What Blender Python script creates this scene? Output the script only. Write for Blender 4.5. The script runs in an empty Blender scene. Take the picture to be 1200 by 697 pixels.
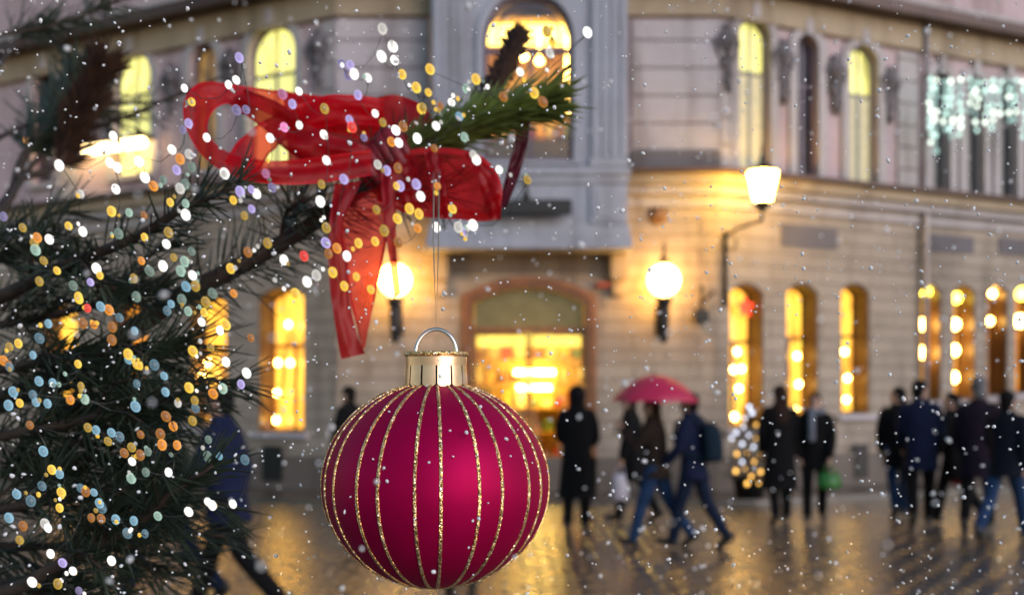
import bpy, bmesh, math, random
from mathutils import Vector, Matrix, Quaternion, geometry
random.seed(7)
R = math.radians
SC = bpy.context.scene
COL = SC.collection
EYE = 1.66
F = 1200.0
def at(px, py, d):
    return Vector(((px - 600) / F * d, d, EYE + (462 - py) / F * d))

# ------------------------------------------------------------------ materials
def new_mat(name):
    m = bpy.data.materials.new(name); m.use_nodes = True
    nt = m.node_tree; b = nt.nodes['Principled BSDF']
    return m, nt, b
def lnk(nt, a, b): nt.links.new(a, b)
def ramp(nt, fac, stops):
    r = nt.nodes.new('ShaderNodeValToRGB'); lnk(nt, fac, r.inputs[0])
    el = r.color_ramp.elements
    while len(el) < len(stops): el.new(0.5)
    for e, (p, c) in zip(el, stops):
        e.position = p; e.color = (c[0], c[1], c[2], 1)
    return r.outputs[0]
def texco(nt, kind='Object', scale=None):
    t = nt.nodes.new('ShaderNodeTexCoord'); o = t.outputs[kind]
    if scale:
        mp = nt.nodes.new('ShaderNodeMapping'); mp.inputs['Scale'].default_value = scale
        lnk(nt, o, mp.inputs[0]); o = mp.outputs[0]
    return o
def noise(nt, co, scale, detail=5, rough=.6):
    n = nt.nodes.new('ShaderNodeTexNoise'); n.inputs['Scale'].default_value = scale
    n.inputs['Detail'].default_value = detail; n.inputs['Roughness'].default_value = rough
    if co: lnk(nt, co, n.inputs['Vector'])
    return n.outputs['Fac']
def bump(nt, b, h, strength=.3, dist=.01):
    bp = nt.nodes.new('ShaderNodeBump'); bp.inputs['Strength'].default_value = strength
    bp.inputs['Distance'].default_value = dist
    lnk(nt, h, bp.inputs['Height']); lnk(nt, bp.outputs[0], b.inputs['Normal']); return bp
def mat(name, col, rough=.6, metal=0, var=.25, nscale=4, bstr=.15, bdist=.005, emis=None, estr=0, spec=None):
    m, nt, b = new_mat(name)
    co = texco(nt)
    n = noise(nt, co, nscale)
    lo = tuple(max(0, c * (1 - var)) for c in col); hi = tuple(min(1, c * (1 + var)) for c in col)
    lnk(nt, ramp(nt, n, [(.3, lo), (.7, hi)]), b.inputs['Base Color'])
    b.inputs['Roughness'].default_value = rough; b.inputs['Metallic'].default_value = metal
    if spec is not None: b.inputs['Specular IOR Level'].default_value = spec
    if bstr: bump(nt, b, noise(nt, co, nscale * 8), bstr, bdist)
    if emis:
        b.inputs['Emission Color'].default_value = (*emis, 1); b.inputs['Emission Strength'].default_value = estr
    return m
def emat(name, col, strength, var=0, nscale=3, base=(.02, .02, .02), rough=.15, stretch=None):
    """a lit pane or lamp glass: glossy surface that gives off light, its brightness uneven"""
    m, nt, b = new_mat(name)
    b.inputs['Base Color'].default_value = (*base, 1); b.inputs['Roughness'].default_value = rough
    if var:
        n = noise(nt, texco(nt, 'Object', stretch), nscale, 4, .65)
        lnk(nt, ramp(nt, n, [(.3, tuple(c * (1 - var) for c in col)), (.5, col), (.72, tuple(min(1, c * (1 + var)) for c in col))]), b.inputs['Emission Color'])
    else:
        b.inputs['Emission Color'].default_value = (*col, 1)
    b.inputs['Emission Strength'].default_value = strength
    return m

def wall_mat(name, col, course=None, var=.12):
    m, nt, b = new_mat(name)
    co = texco(nt, 'Object')
    n1 = noise(nt, co, 1.3, 6, .65); n2 = noise(nt, co, 14, 4, .6)
    mx = nt.nodes.new('ShaderNodeMix'); mx.data_type = 'FLOAT'; mx.inputs[0].default_value = .35
    lnk(nt, n1, mx.inputs[2]); lnk(nt, n2, mx.inputs[3])
    c = ramp(nt, mx.outputs[0], [(.3, tuple(x * (1 - 2 * var) for x in col)), (.5, col), (.7, tuple(min(1, x * (1 + var)) for x in col))])
    st = noise(nt, texco(nt, 'Object', (1.6, 1.6, .22)), 1.1, 5, .6)
    m0 = nt.nodes.new('ShaderNodeMix'); m0.data_type = 'RGBA'; m0.blend_type = 'MULTIPLY'; m0.inputs[0].default_value = 1
    lnk(nt, c, m0.inputs[6]); lnk(nt, ramp(nt, st, [(.36, (.66, .64, .62)), (.5, (.96, .96, .96)), (.7, (1, 1, 1))]), m0.inputs[7]); c = m0.outputs[2]
    if course:
        br = nt.nodes.new('ShaderNodeTexBrick')
        uv = nt.nodes.new('ShaderNodeUVMap'); lnk(nt, uv.outputs[0], br.inputs['Vector'])
        br.inputs['Scale'].default_value = 1; br.inputs['Brick Width'].default_value = course[0]; br.inputs['Row Height'].default_value = course[1]
        br.inputs['Mortar Size'].default_value = course[2]; br.inputs['Mortar Smooth'].default_value = .4
        br.inputs['Color1'].default_value = (1, 1, 1, 1); br.inputs['Color2'].default_value = (.86, .85, .84, 1); br.inputs['Mortar'].default_value = (.62, .59, .56, 1)
        mm = nt.nodes.new('ShaderNodeMix'); mm.data_type = 'RGBA'; mm.blend_type = 'MULTIPLY'; mm.inputs[0].default_value = 1
        lnk(nt, c, mm.inputs[6]); lnk(nt, br.outputs['Color'], mm.inputs[7]); c = mm.outputs[2]
        inv = nt.nodes.new('ShaderNodeMath'); inv.operation = 'SUBTRACT'; inv.inputs[0].default_value = 1
        lnk(nt, br.outputs['Fac'], inv.inputs[1])
        bump(nt, b, inv.outputs[0], .8, .03)
    else:
        bump(nt, b, n2, .25, .01)
    lnk(nt, c, b.inputs['Base Color']); b.inputs['Roughness'].default_value = .75
    return m

M = {}
M['stone_low'] = wall_mat('sandstone courses', (.36, .305, .245), (1.1, .24, .014))
M['plaster'] = wall_mat('pink plaster', (.46, .36, .38))
M['pier'] = wall_mat('grey pier stone', (.43, .40, .42))
M['trim'] = wall_mat('pale trim stone', (.40, .375, .38))
M['bay'] = wall_mat('blue grey painted stone', (.33, .35, .41))
M['ochre'] = wall_mat('ochre frieze', (.36, .29, .20))
M['gutter'] = mat('brown copper gutter', (.07, .04, .028), .45, .3)
M['plinth'] = wall_mat('dark plinth', (.14, .115, .095))
M['ornament'] = wall_mat('dark weathered relief', (.13, .12, .13))
M['roof'] = mat('roof sheet', (.06, .05, .045), .5)
M['wood'] = mat('brown varnished wood', (.20, .075, .022), .35, 0, .35, 6)
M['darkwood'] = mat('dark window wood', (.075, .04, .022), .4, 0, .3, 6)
M['purplewood'] = mat('plum painted window frame', (.10, .07, .10), .4)
M['paleframe'] = mat('pale painted frame', (.17, .17, .16), .5)
M['iron'] = mat('black iron', (.018, .018, .02), .4, .6, .3, 12)
M['pipe'] = mat('grey zinc pipe', (.34, .31, .31), .5, .4)
M['glass_dark'] = mat('unlit window glass', (.03, .032, .04), .08, 0, .3, 2, 0)
M['pane_gold'] = emat('gold lit pane', (1.0, .43, .045), 1.45, .75, 1.5, stretch=(3, 3, 1.2))
M['pane_amber'] = emat('amber lit pane', (1.0, .33, .03), .85, .7, 1.4, stretch=(3, 3, 1))
M['pane_lime'] = emat('yellow green lit pane', (.82, .74, .20), 1.1, .6, 1.0, stretch=(4, 4, .7))
M['pane_dim'] = emat('dim amber pane', (.6, .33, .09), .28, .7, 2.5)
M['curtain'] = mat('net curtain', (.62, .58, .40), .9, 0, .15, 10, .3, emis=(.75, .68, .3), estr=.10)  # room light through the cloth given as its own glow
M['curtain_lit'] = mat('lit drape', (.75, .72, .3), .9, 0, .2, 10, .3, emis=(.85, .82, .25), estr=.55)  # same glow in the cloth, stronger
M['lamp_globe'] = emat('opal globe', (1.0, .50, .10), 26, 0)
M['lamp_lantern'] = emat('lantern glass', (1.0, .55, .08), 50, 0)
M['lamp_tube'] = emat('tube glass', (1.0, .66, .28), 10, 0)
M['lamp_orange'] = emat('orange lamp glass', (1.0, .45, .10), 5, 0)
M['bulb_warm'] = emat('warm bulb glass', (1.0, .56, .12), 30, 0)
M['bulb_yellow'] = emat('yellow bulb glass', (1.0, .72, .07), 9, 0)
M['bulb_red'] = emat('red lamp glass', (1.0, .05, .02), 2.0, 0)
M['bulb_mint'] = emat('mint bulb glass', (.60, .92, .82), 1.3, 0)
M['bulb_mintd'] = emat('dim mint bulb glass', (.46, .74, .68), .7, 0)
M['bulb_mintw'] = emat('white bulb glass', (.85, 1.0, .86), 1.9, 0)
M['shop_wall'] = mat('shop ochre wall', (.74, .54, .10), .6)
M['shop_shelf'] = mat('shop shelf wood', (.50, .26, .05), .5)
M['shop_dark'] = mat('dark furniture', (.05, .03, .02), .5)
M['shop_bar'] = emat('shop light bar', (1.0, .66, .14), 40, 0)
M['room_glow'] = emat('added fill panel glow', (1.0, .68, .14), 4.5, 0)  # for unseen fill panels added to brighten the interiors
M['shop_glow'] = emat('shop light soffit', (1.0, .70, .10), 1.5, .3)
GOODS = [mat('goods ' + n, c, .5) for n, c in (('gold', (.75, .45, .08)), ('cream', (.7, .62, .4)), ('brown', (.25, .1, .03)), ('green', (.12, .2, .06)), ('red', (.5, .05, .03)))]
M['snow'] = mat('snow', (.95, .95, .95), .9, 0, .02, 10, 0, spec=.1)
_nt = M['snow'].node_tree; _t = _nt.nodes.new('ShaderNodeBsdfTranslucent'); _t.inputs[0].default_value = (.95, .95, .95, 1)
_m = _nt.nodes.new('ShaderNodeMixShader'); _m.inputs[0].default_value = .3; lnk(_nt, _nt.nodes['Principled BSDF'].outputs[0], _m.inputs[1]); lnk(_nt, _t.outputs[0], _m.inputs[2]); lnk(_nt, _m.outputs[0], _nt.nodes['Material Output'].inputs[0])
M['plaque'] = mat('bronze plaque', (.16, .08, .03), .5, .3)
M['redbox'] = mat('red brown box', (.25, .05, .02), .5)
M['blackbox'] = mat('black enamel', (.004, .0045, .005), .5)

def glass_mat():
    m = bpy.data.materials.new('clear shop glass'); m.use_nodes = True
    nt = m.node_tree; nt.nodes.clear()
    o = nt.nodes.new('ShaderNodeOutputMaterial'); mx = nt.nodes.new('ShaderNodeMixShader'); mx.inputs[0].default_value = .07
    t = nt.nodes.new('ShaderNodeBsdfTransparent'); g = nt.nodes.new('ShaderNodeBsdfGlossy'); g.inputs['Roughness'].default_value = .05
    t.inputs[0].default_value = (.97, .96, .92, 1)
    lnk(nt, t.outputs[0], mx.inputs[1]); lnk(nt, g.outputs[0], mx.inputs[2]); lnk(nt, mx.outputs[0], o.inputs[0])
    return m
M['glass'] = glass_mat()

def ground_mat():
    m, nt, b = new_mat('wet cobbles')
    co = texco(nt, 'Object')
    dn = nt.nodes.new('ShaderNodeTexNoise'); dn.inputs['Scale'].default_value = 1.2; lnk(nt, co, dn.inputs['Vector'])
    add = nt.nodes.new('ShaderNodeVectorMath'); add.operation = 'MULTIPLY_ADD'
    lnk(nt, dn.outputs['Color'], add.inputs[0]); add.inputs[1].default_value = (.12, .12, 0); lnk(nt, co, add.inputs[2])
    br = nt.nodes.new('ShaderNodeTexBrick'); lnk(nt, add.outputs[0], br.inputs['Vector'])
    br.inputs['Scale'].default_value = 1; br.inputs['Brick Width'].default_value = .30; br.inputs['Row Height'].default_value = .22
    br.inputs['Mortar Size'].default_value = .035; br.inputs['Mortar Smooth'].default_value = 1.0; br.inputs['Bias'].default_value = .0
    br.inputs['Color1'].default_value = (.07, .062, .055, 1); br.inputs['Color2'].default_value = (.038, .035, .033, 1); br.inputs['Mortar'].default_value = (.02, .019, .018, 1)
    lnk(nt, br.outputs['Color'], b.inputs['Base Color'])
    n1 = noise(nt, co, .9, 5, .6); n2 = noise(nt, co, 22, 3, .6)
    rr = nt.nodes.new('ShaderNodeMapRange'); rr.inputs[1].default_value = .35; rr.inputs[2].default_value = .65
    rr.inputs[3].default_value = .07; rr.inputs[4].default_value = .26; lnk(nt, n1, rr.inputs[0])
    r2 = nt.nodes.new('ShaderNodeMapRange'); r2.inputs[1].default_value = .03; r2.inputs[2].default_value = .065; r2.inputs[3].default_value = .16; r2.inputs[4].default_value = -.02; lnk(nt, br.outputs['Color'], r2.inputs[0])
    sm = nt.nodes.new('ShaderNodeMath'); sm.operation = 'ADD'; sm.use_clamp = True; lnk(nt, rr.outputs[0], sm.inputs[0]); lnk(nt, r2.outputs[0], sm.inputs[1]); lnk(nt, sm.outputs[0], b.inputs['Roughness'])
    inv = nt.nodes.new('ShaderNodeMath'); inv.operation = 'MULTIPLY_ADD'; inv.inputs[1].default_value = -1; inv.inputs[2].default_value = 1
    lnk(nt, br.outputs['Fac'], inv.inputs[0])
    ad = nt.nodes.new('ShaderNodeMath'); ad.operation = 'MULTIPLY_ADD'; lnk(nt, n2, ad.inputs[0]); ad.inputs[1].default_value = .35; lnk(nt, inv.outputs[0], ad.inputs[2])
    bp = bump(nt, b, ad.outputs[0], .75, .024)
    b.inputs['Specular IOR Level'].default_value = 1.0
    b.inputs['Coat Weight'].default_value = 1; b.inputs['Coat Roughness'].default_value = .18; b.inputs['Coat IOR'].default_value = 1.7; lnk(nt, bp.outputs[0], b.inputs['Coat Normal'])
    return m
M['ground'] = ground_mat()

# ------------------------------------------------------------------ mesh building
class MB:
    def __init__(s): s.v = []; s.f = []; s.uv = {}
    def add(s, vs, fs):
        o = len(s.v); s.v += [Vector(v) for v in vs]; s.f += [tuple(o + i for i in f) for f in fs]
    def box(s, c, sz, M=None):
        c = Vector(c); h = Vector(sz) / 2
        vs = [Vector((sx * h.x, sy * h.y, sz_ * h.z)) for sx in (-1, 1) for sy in (-1, 1) for sz_ in (-1, 1)]
        if M is not None: vs = [M @ v for v in vs]
        s.add([v + c for v in vs], [(0, 1, 3, 2), (4, 6, 7, 5), (0, 4, 5, 1), (2, 3, 7, 6), (0, 2, 6, 4), (1, 5, 7, 3)])
    def tube(s, pts, rad, n=8, cap=True, ell=None):
        pts = [Vector(p) for p in pts]
        if not isinstance(rad, (list, tuple)): rad = [rad] * len(pts)
        d0 = (pts[1] - pts[0]).normalized()
        a = d0.orthogonal().normalized(); vs = []
        for i, p in enumerate(pts):
            d = (pts[min(i + 1, len(pts) - 1)] - pts[max(i - 1, 0)])
            d = d.normalized() if d.length > 1e-9 else d0
            a = (a - d * a.dot(d)); a = a.normalized() if a.length > 1e-6 else d.orthogonal().normalized()
            b = d.cross(a)
            for k in range(n):
                t = 2 * math.pi * k / n
                vs.append(p + (a * math.cos(t) + b * math.sin(t)) * rad[i])
        fs = [(i * n + k, i * n + (k + 1) % n, (i + 1) * n + (k + 1) % n, (i + 1) * n + k) for i in range(len(pts) - 1) for k in range(n)]
        if cap: fs += [tuple(range(n - 1, -1, -1)), tuple((len(pts) - 1) * n + k for k in range(n))]
        s.add(vs, fs)
    def limb(s, pts, rad, n=12):
        """tapered tube with round ends"""
        pts = [Vector(p) for p in pts]; rad = list(rad)
        d0 = (pts[0] - pts[1]).normalized(); d1 = (pts[-1] - pts[-2]).normalized()
        P = [pts[0] + d0 * rad[0] * .95, pts[0] + d0 * rad[0] * .6] + pts + [pts[-1] + d1 * rad[-1] * .6, pts[-1] + d1 * rad[-1] * .95]
        Q = [rad[0] * .3, rad[0] * .8] + rad + [rad[-1] * .8, rad[-1] * .3]
        s.tube(P, Q, n)
    def loft(s, rings, n=20):
        """rings of (centre, rx, ry) in the xy plane"""
        vs = []
        for c, rx, ry in rings:
            for k in range(n):
                t = 2 * math.pi * k / n
                vs.append(Vector(c) + Vector((rx * math.cos(t), ry * math.sin(t), 0)))
        fs = [(i * n + k, i * n + (k + 1) % n, (i + 1) * n + (k + 1) % n, (i + 1) * n + k) for i in range(len(rings) - 1) for k in range(n)]
        fs += [tuple(range(n - 1, -1, -1)), tuple((len(rings) - 1) * n + k for k in range(n))]
        s.add(vs, fs)
    def lathe(s, prof, n=24, c=(0, 0, 0), cap=True):
        s.loft([((c[0], c[1], c[2] + z), max(r, 1e-5), max(r, 1e-5)) for r, z in prof], n) if cap else s._lathe(prof, n, c)
    def _lathe(s, prof, n, c):
        vs = [Vector((c[0] + r * math.cos(2 * math.pi * k / n), c[1] + r * math.sin(2 * math.pi * k / n), c[2] + z)) for r, z in prof for k in range(n)]
        s.add(vs, [(i * n + k, i * n + (k + 1) % n, (i + 1) * n + (k + 1) % n, (i + 1) * n + k) for i in range(len(prof) - 1) for k in range(n)])
    def ball(s, c, r, nu=14, nv=9, M=None):
        c = Vector(c); r = Vector((r, r, r)) if not hasattr(r, '__len__') else Vector(r); vs = []
        for j in range(1, nv):
            ph = math.pi * j / nv
            for k in range(nu):
                t = 2 * math.pi * k / nu
                vs.append(Vector((r.x * math.sin(ph) * math.cos(t), r.y * math.sin(ph) * math.sin(t), r.z * math.cos(ph))))
        vs += [Vector((0, 0, r.z)), Vector((0, 0, -r.z))]
        if M is not None: vs = [M @ v for v in vs]
        fs = [(j * nu + k, (j + 1) * nu + k, (j + 1) * nu + (k + 1) % nu, j * nu + (k + 1) % nu) for j in range(nv - 2) for k in range(nu)]
        T = (nv - 1) * nu
        fs += [(T, k, (k + 1) % nu) for k in range(nu)] + [(T + 1, (nv - 2) * nu + (k + 1) % nu, (nv - 2) * nu + k) for k in range(nu)]
        s.add([v + c for v in vs], fs)
    def build(s, name, m=None, parent=None, smooth=False, origin=None, bevel=0):
        me = bpy.data.meshes.new(name)
        o = Vector(origin) if origin is not None else Vector((0, 0, 0))
        me.from_pydata([v - o for v in s.v], [], s.f)
        bm = bmesh.new(); bm.from_mesh(me); bmesh.ops.recalc_face_normals(bm, faces=bm.faces)
        if bevel: bmesh.ops.bevel(bm, geom=bm.edges[:], offset=bevel, segments=2, affect='EDGES', clamp_overlap=True)
        bm.to_mesh(me); bm.free()
        if smooth: me.polygons.foreach_set('use_smooth', [True] * len(me.polygons))
        if m: me.materials.append(m)
        ob = bpy.data.objects.new(name, me); COL.objects.link(ob)
        ob.location = o
        if parent is not None:
            ob.parent = parent; ob.matrix_parent_inverse = parent_world(parent).inverted()
        return ob
def parent_world(p):
    mm = p.matrix_basis.copy()
    while p.parent is not None:
        mm = p.parent.matrix_basis @ (p.matrix_parent_inverse @ mm); p = p.parent
    return mm
def empty(name, loc=(0, 0, 0)):
    o = bpy.data.objects.new(name, None); COL.objects.link(o); o.location = loc; o.empty_display_size = .05
    return o
def tag(o, label=None, cat=None, group=None, kind=None):
    if label: o['label'] = label
    if cat: o['category'] = cat
    if group: o['group'] = group
    if kind: o['kind'] = kind
    return o
def remesh(mb, name, m, parent, voxel, origin, smooth_it=6):
    ob = mb.build(name, None, None)
    md = ob.modifiers.new('r', 'REMESH'); md.mode = 'VOXEL'; md.voxel_size = voxel
    if smooth_it:
        sm = ob.modifiers.new('s', 'SMOOTH'); sm.iterations = smooth_it; sm.factor = .5
    dg = bpy.context.evaluated_depsgraph_get()
    me = bpy.data.meshes.new_from_object(ob.evaluated_get(dg))
    bpy.data.objects.remove(ob)
    me.name = name; me.materials.clear(); me.materials.append(m)
    me.polygons.foreach_set('use_smooth', [True] * len(me.polygons))
    ob = bpy.data.objects.new(name, me); COL.objects.link(ob)
    if parent is not None:
        ob.parent = parent
    return ob

# ------------------------------------------------------------------ the setting
g = MB(); g.add([(-90, -60, 0), (90, -60, 0), (90, 120, 0), (-90, 120, 0)], [(0, 1, 2, 3)])
tag(g.build('ground', M['ground']), kind='structure')

class Face:
    def __init__(s, O, u, n):
        s.O = Vector((*O, 0)); s.u = Vector((*u, 0)).normalized(); s.n = Vector((*n, 0)).normalized()
    def P(s, a, z, n=0): return s.O + s.u * a + s.n * n + Vector((0, 0, z))
    def s_of(s, px, n=0):
        O = s.O + s.n * n; t = (px - 600) / F
        return (t * O.y - O.x) / (s.u.x - t * s.u.y)
    def sz(s, px, py, n=0):
        a = s.s_of(px, n); Y = (s.O + s.u * a + s.n * n).y
        return a, EYE + (462 - py) / F * Y
    def box(s, mb, s0, s1, z0, z1, n0, n1):
        vs = [s.P(a, z, n) for a in (s0, s1) for n in (n0, n1) for z in (z0, z1)]
        mb.add(vs, [(0, 1, 3, 2), (4, 6, 7, 5), (0, 4, 5, 1), (2, 3, 7, 6), (0, 2, 6, 4), (1, 5, 7, 3)])
    def sheet(s, mb, loops, n0, n1):
        """outline with holes, extruded from n0 to n1"""
        flat = [p for l in loops for p in l]
        tris = geometry.tessellate_polygon([[Vector((p[0], p[1], 0)) for p in l] for l in loops])
        N = len(flat)
        vs = [s.P(a, z, n1) for a, z in flat] + [s.P(a, z, n0) for a, z in flat]
        fs = [tuple(t) for t in tris] + [tuple(N + i for i in reversed(t)) for t in tris]
        k = 0
        for l in loops:
            m = len(l)
            for i in range(m):
                a, b = k + i, k + (i + 1) % m
                fs.append((a, b, N + b, N + a))
            k += m
        mb.add(vs, fs)
def arch(s0, s1, z0, z1, rise, n=14):
    if s0 > s1: s0, s1 = s1, s0
    w = (s1 - s0) / 2; c = (s0 + s1) / 2
    rise = min(rise, w)
    rad = (w * w + rise * rise) / (2 * rise); cz = z1 - rad
    a0 = math.asin(min(1, w / rad))
    pts = [(s0, z0), (s1, z0)]
    for i in range(n + 1):
        a = a0 - 2 * a0 * i / n
        pts.append((c + rad * math.sin(a), cz + rad * math.cos(a)))
    return pts
def grow(loop, d):
    """scale an outline about its middle by d metres on each side"""
    xs = [p[0] for p in loop]; zs = [p[1] for p in loop]
    cx = (min(xs) + max(xs)) / 2; cz = (min(zs) + max(zs)) / 2; w = (max(xs) - min(xs)) / 2; h = (max(zs) - min(zs)) / 2
    return [(cx + (x - cx) * (w + d) / w, cz + (z - cz) * (h + d) / h) for x, z in loop]
def rect(s0, s1, z0, z1): return [(s0, z0), (s1, z0), (s1, z1), (s0, z1)]
def set_uv(o, face):
    me = o.data; uv = me.uv_layers.new(name='UVMap')
    for l in me.loops:
        v = me.vertices[l.vertex_index].co + o.location - face.O
        uv.data[l.index].uv = (v.dot(face.u), v.z)

LEFT = Face((-2.92, 17.1), (-.894, .447), (-.447, -.894))
MID = Face((-2.92, 17.1), (1, 0), (0, -1))
RIGHT = Face((3.42, 17.1), (.919, .395), (.395, -.919))
MIDW = 6.34
BLD = empty('corner_building', (0.25, 17.1, 0))
tag(BLD, 'ornate corner building of pink plaster and sandstone with lit arched windows and shop door', 'building')
WIN = {}
def window(face, px, n_in, paneM, frameM, rise, style, lab=None):
    """one window: hole outline returned; its frame, pane, sill and drapes are built"""
    x0, x1, yt, yb = px
    s0, s1 = face.s_of(x0), face.s_of(x1)
    if s0 > s1: s0, s1 = s1, s0
    cxp = (x0 + x1) / 2
    zt = face.sz(cxp, yt)[1]; zb = face.sz(cxp, yb)[1]
    hole = arch(s0, s1, zb, zt, rise)
    dn = -n_in
    fr = MB(); face.sheet(fr, [hole, grow(hole, -.055)], dn - .06, dn + .012)
    c = (s0 + s1) / 2; tz = zb + (zt - zb) * (.66 if style == 'up' else .60)
    face.box(fr, c - .034, c + .034, zb + .04, tz - .03, dn - .05, dn + .003)
    face.box(fr, s0 + .04, s1 - .04, tz - .03, tz + .03, dn - .055, dn + .007)
    if style == 'up': face.box(fr, c - .018, c + .018, tz + .03, zt - .05, dn - .05, dn + .001)
    w = fr.build('window', frameM, BLD)
    if lab: w['label'] = lab
    p = MB(); face.sheet(p, [grow(hole, -.03)], dn - .035, dn - .025)
    pm = paneM if not isinstance(paneM, tuple) else paneM[0]
    p.build('pane', pm, w)
    if isinstance(paneM, tuple):
        # lower half drapes before the pane, room light put into their emission
        for a, b in ((s0 + .06, c - .03), (c + .03, s1 - .06)):
            cu = MB(); n = 14
            for i in range(n):
                t0, t1 = a + (b - a) * i / n, a + (b - a) * (i + 1) / n
                k0, k1 = .012 * math.sin(i * 1.9), .012 * math.sin((i + 1) * 1.9)
                cu.add([face.P(t0, zb + .06, dn - .012 + k0 * .6), face.P(t1, zb + .06, dn - .012 + k1 * .6), face.P(t1, tz - .035, dn - .012 + k1 * .6), face.P(t0, tz - .035, dn - .012 + k0 * .6)], [(0, 1, 2, 3)])
            cu.build('drape', paneM[1], w)
    sl = MB(); face.box(sl, s0 - .1, s1 + .1, zb - .1, zb - .003, -.02, .10); sl.build('sill', M['trim'] if style == 'up' else M['pier'], w)
    su = MB()
    if style == 'up':
        face.sheet(su, [arch(s0 - .16, s1 + .16, zb, zt + .16, rise + .16), [(q[0], q[1]) for q in arch(s0, s1, zb + .003, zt, rise)]], .003, .07)
        face.box(su, c - .07, c + .07, zt - .02, zt + .26, .01, .12)
        su.build('surround', M['trim'], w)
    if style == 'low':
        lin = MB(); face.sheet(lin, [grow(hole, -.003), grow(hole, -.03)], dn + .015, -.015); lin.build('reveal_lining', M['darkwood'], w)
    WIN.setdefault(id(face), []).append((s0, s1, zb, zt, w))
    return hole
# --- windows
RU, RL, LU, LL = [], [], [], []
lime = (M['pane_lime'], M['curtain'])
RU.append(window(RIGHT, (864, 901, 22, 205), .11, lime, M['paleframe'], 9, 'up'))
RU.append(window(RIGHT, (932, 957, 42, 212), .11, M['glass_dark'], M['purplewood'], 9, 'up'))
RU.append(window(RIGHT, (993, 1027, 54, 220), .11, lime, M['paleframe'], 9, 'up'))
for q in ((1090, 1111, 84, 234), (1130, 1151, 90, 237), (1169, 1190, 96, 240), (1208, 1230, 100, 243)):
    RU.append(window(RIGHT, q, .11, M['glass_dark'], M['paleframe'], 9, 'up'))
for q in ((854, 895, 331, 502), (921, 959, 331, 491), (985, 1019, 331, 485)):
    RL.append(window(RIGHT, q, .38, M['pane_gold'], M['darkwood'], .16, 'low'))
for q in ((1079, 1103, 333, 470), (1117, 1143, 333, 468), (1157, 1181, 333, 464), (1190, 1216, 333, 461)):
    RL.append(window(RIGHT, q, .38, M['pane_amber'], M['darkwood'], .14, 'low'))
LU.append(window(LEFT, (134, 179, 62, 205), .11, (M['pane_lime'], M['curtain_lit']), M['paleframe'], 9, 'up'))
LU.append(window(LEFT, (224, 256, 52, 200), .11, M['pane_dim'], M['purplewood'], 9, 'up'))
LU.append(window(LEFT, (292, 348, 29, 196), .11, (M['pane_lime'], M['curtain_lit']), M['paleframe'], 9, 'up'))
LU.append(window(LEFT, (40, 70, 80, 215), .11, M['glass_dark'], M['purplewood'], 9, 'up'))
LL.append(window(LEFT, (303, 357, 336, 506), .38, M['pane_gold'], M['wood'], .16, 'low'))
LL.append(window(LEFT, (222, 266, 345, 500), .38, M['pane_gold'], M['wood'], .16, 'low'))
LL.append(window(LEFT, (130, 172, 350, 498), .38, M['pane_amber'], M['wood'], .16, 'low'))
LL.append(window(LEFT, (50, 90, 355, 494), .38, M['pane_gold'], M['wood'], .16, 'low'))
# --- walls
ZC = 5.1; TOP = 11.2
def wall(face, s0, s1, z0, z1, holes, m, th=.45):
    w = MB(); face.sheet(w, [rect(s0, s1, z0, z1)] + holes, -th, 0)
    o = w.build('wall', m, BLD); set_uv(o, face); return o
wall(RIGHT, 0, 16, 0, ZC, RL, M['stone_low']); wall(RIGHT, 0, 16, ZC, TOP, RU, M['plaster'])
wall(LEFT, 0, 16, 0, ZC, LL, M['stone_low']); wall(LEFT, 0, 16, ZC, TOP, LU, M['plaster'])
ds0, ds1 = MID.s_of(546), MID.s_of(694)
dzt = MID.sz(620, 329)[1]
DOOR = arch(ds0, ds1, .02, dzt, .30)
# the entrance wall, its opening reaching the pavement
low = [(0, 0), (ds0, 0)] + [DOOR[0]] + list(reversed(DOOR[2:])) + [DOOR[1], (ds1, 0), (MIDW, 0), (MIDW, ZC), (0, ZC)]
w = MB(); MID.sheet(w, [low], -.4, 0); o = w.build('wall', M['stone_low'], BLD); set_uv(o, MID)
bz = MID.sz(620, 192)[1]
BAY = Face((-1.31, 16.5), (1, 0), (0, -1)); BW = 3.17
bs0, bs1 = BAY.s_of(566), BAY.s_of(672); bzb = BAY.sz(620, 189)[1]; bzt = BAY.sz(620, -8)[1]
BH = arch(bs0, bs1, bzb, bzt, 9)
rm0, rm1 = 1.61 + bs0 - .9, 1.61 + bs1 + .9
w = MB(); MID.sheet(w, [rect(0, MIDW, ZC, TOP), rect(rm0, rm1, bzb - .4, bzt + .35)], -.4, 0); w.build('wall', M['plaster'], BLD)
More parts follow.
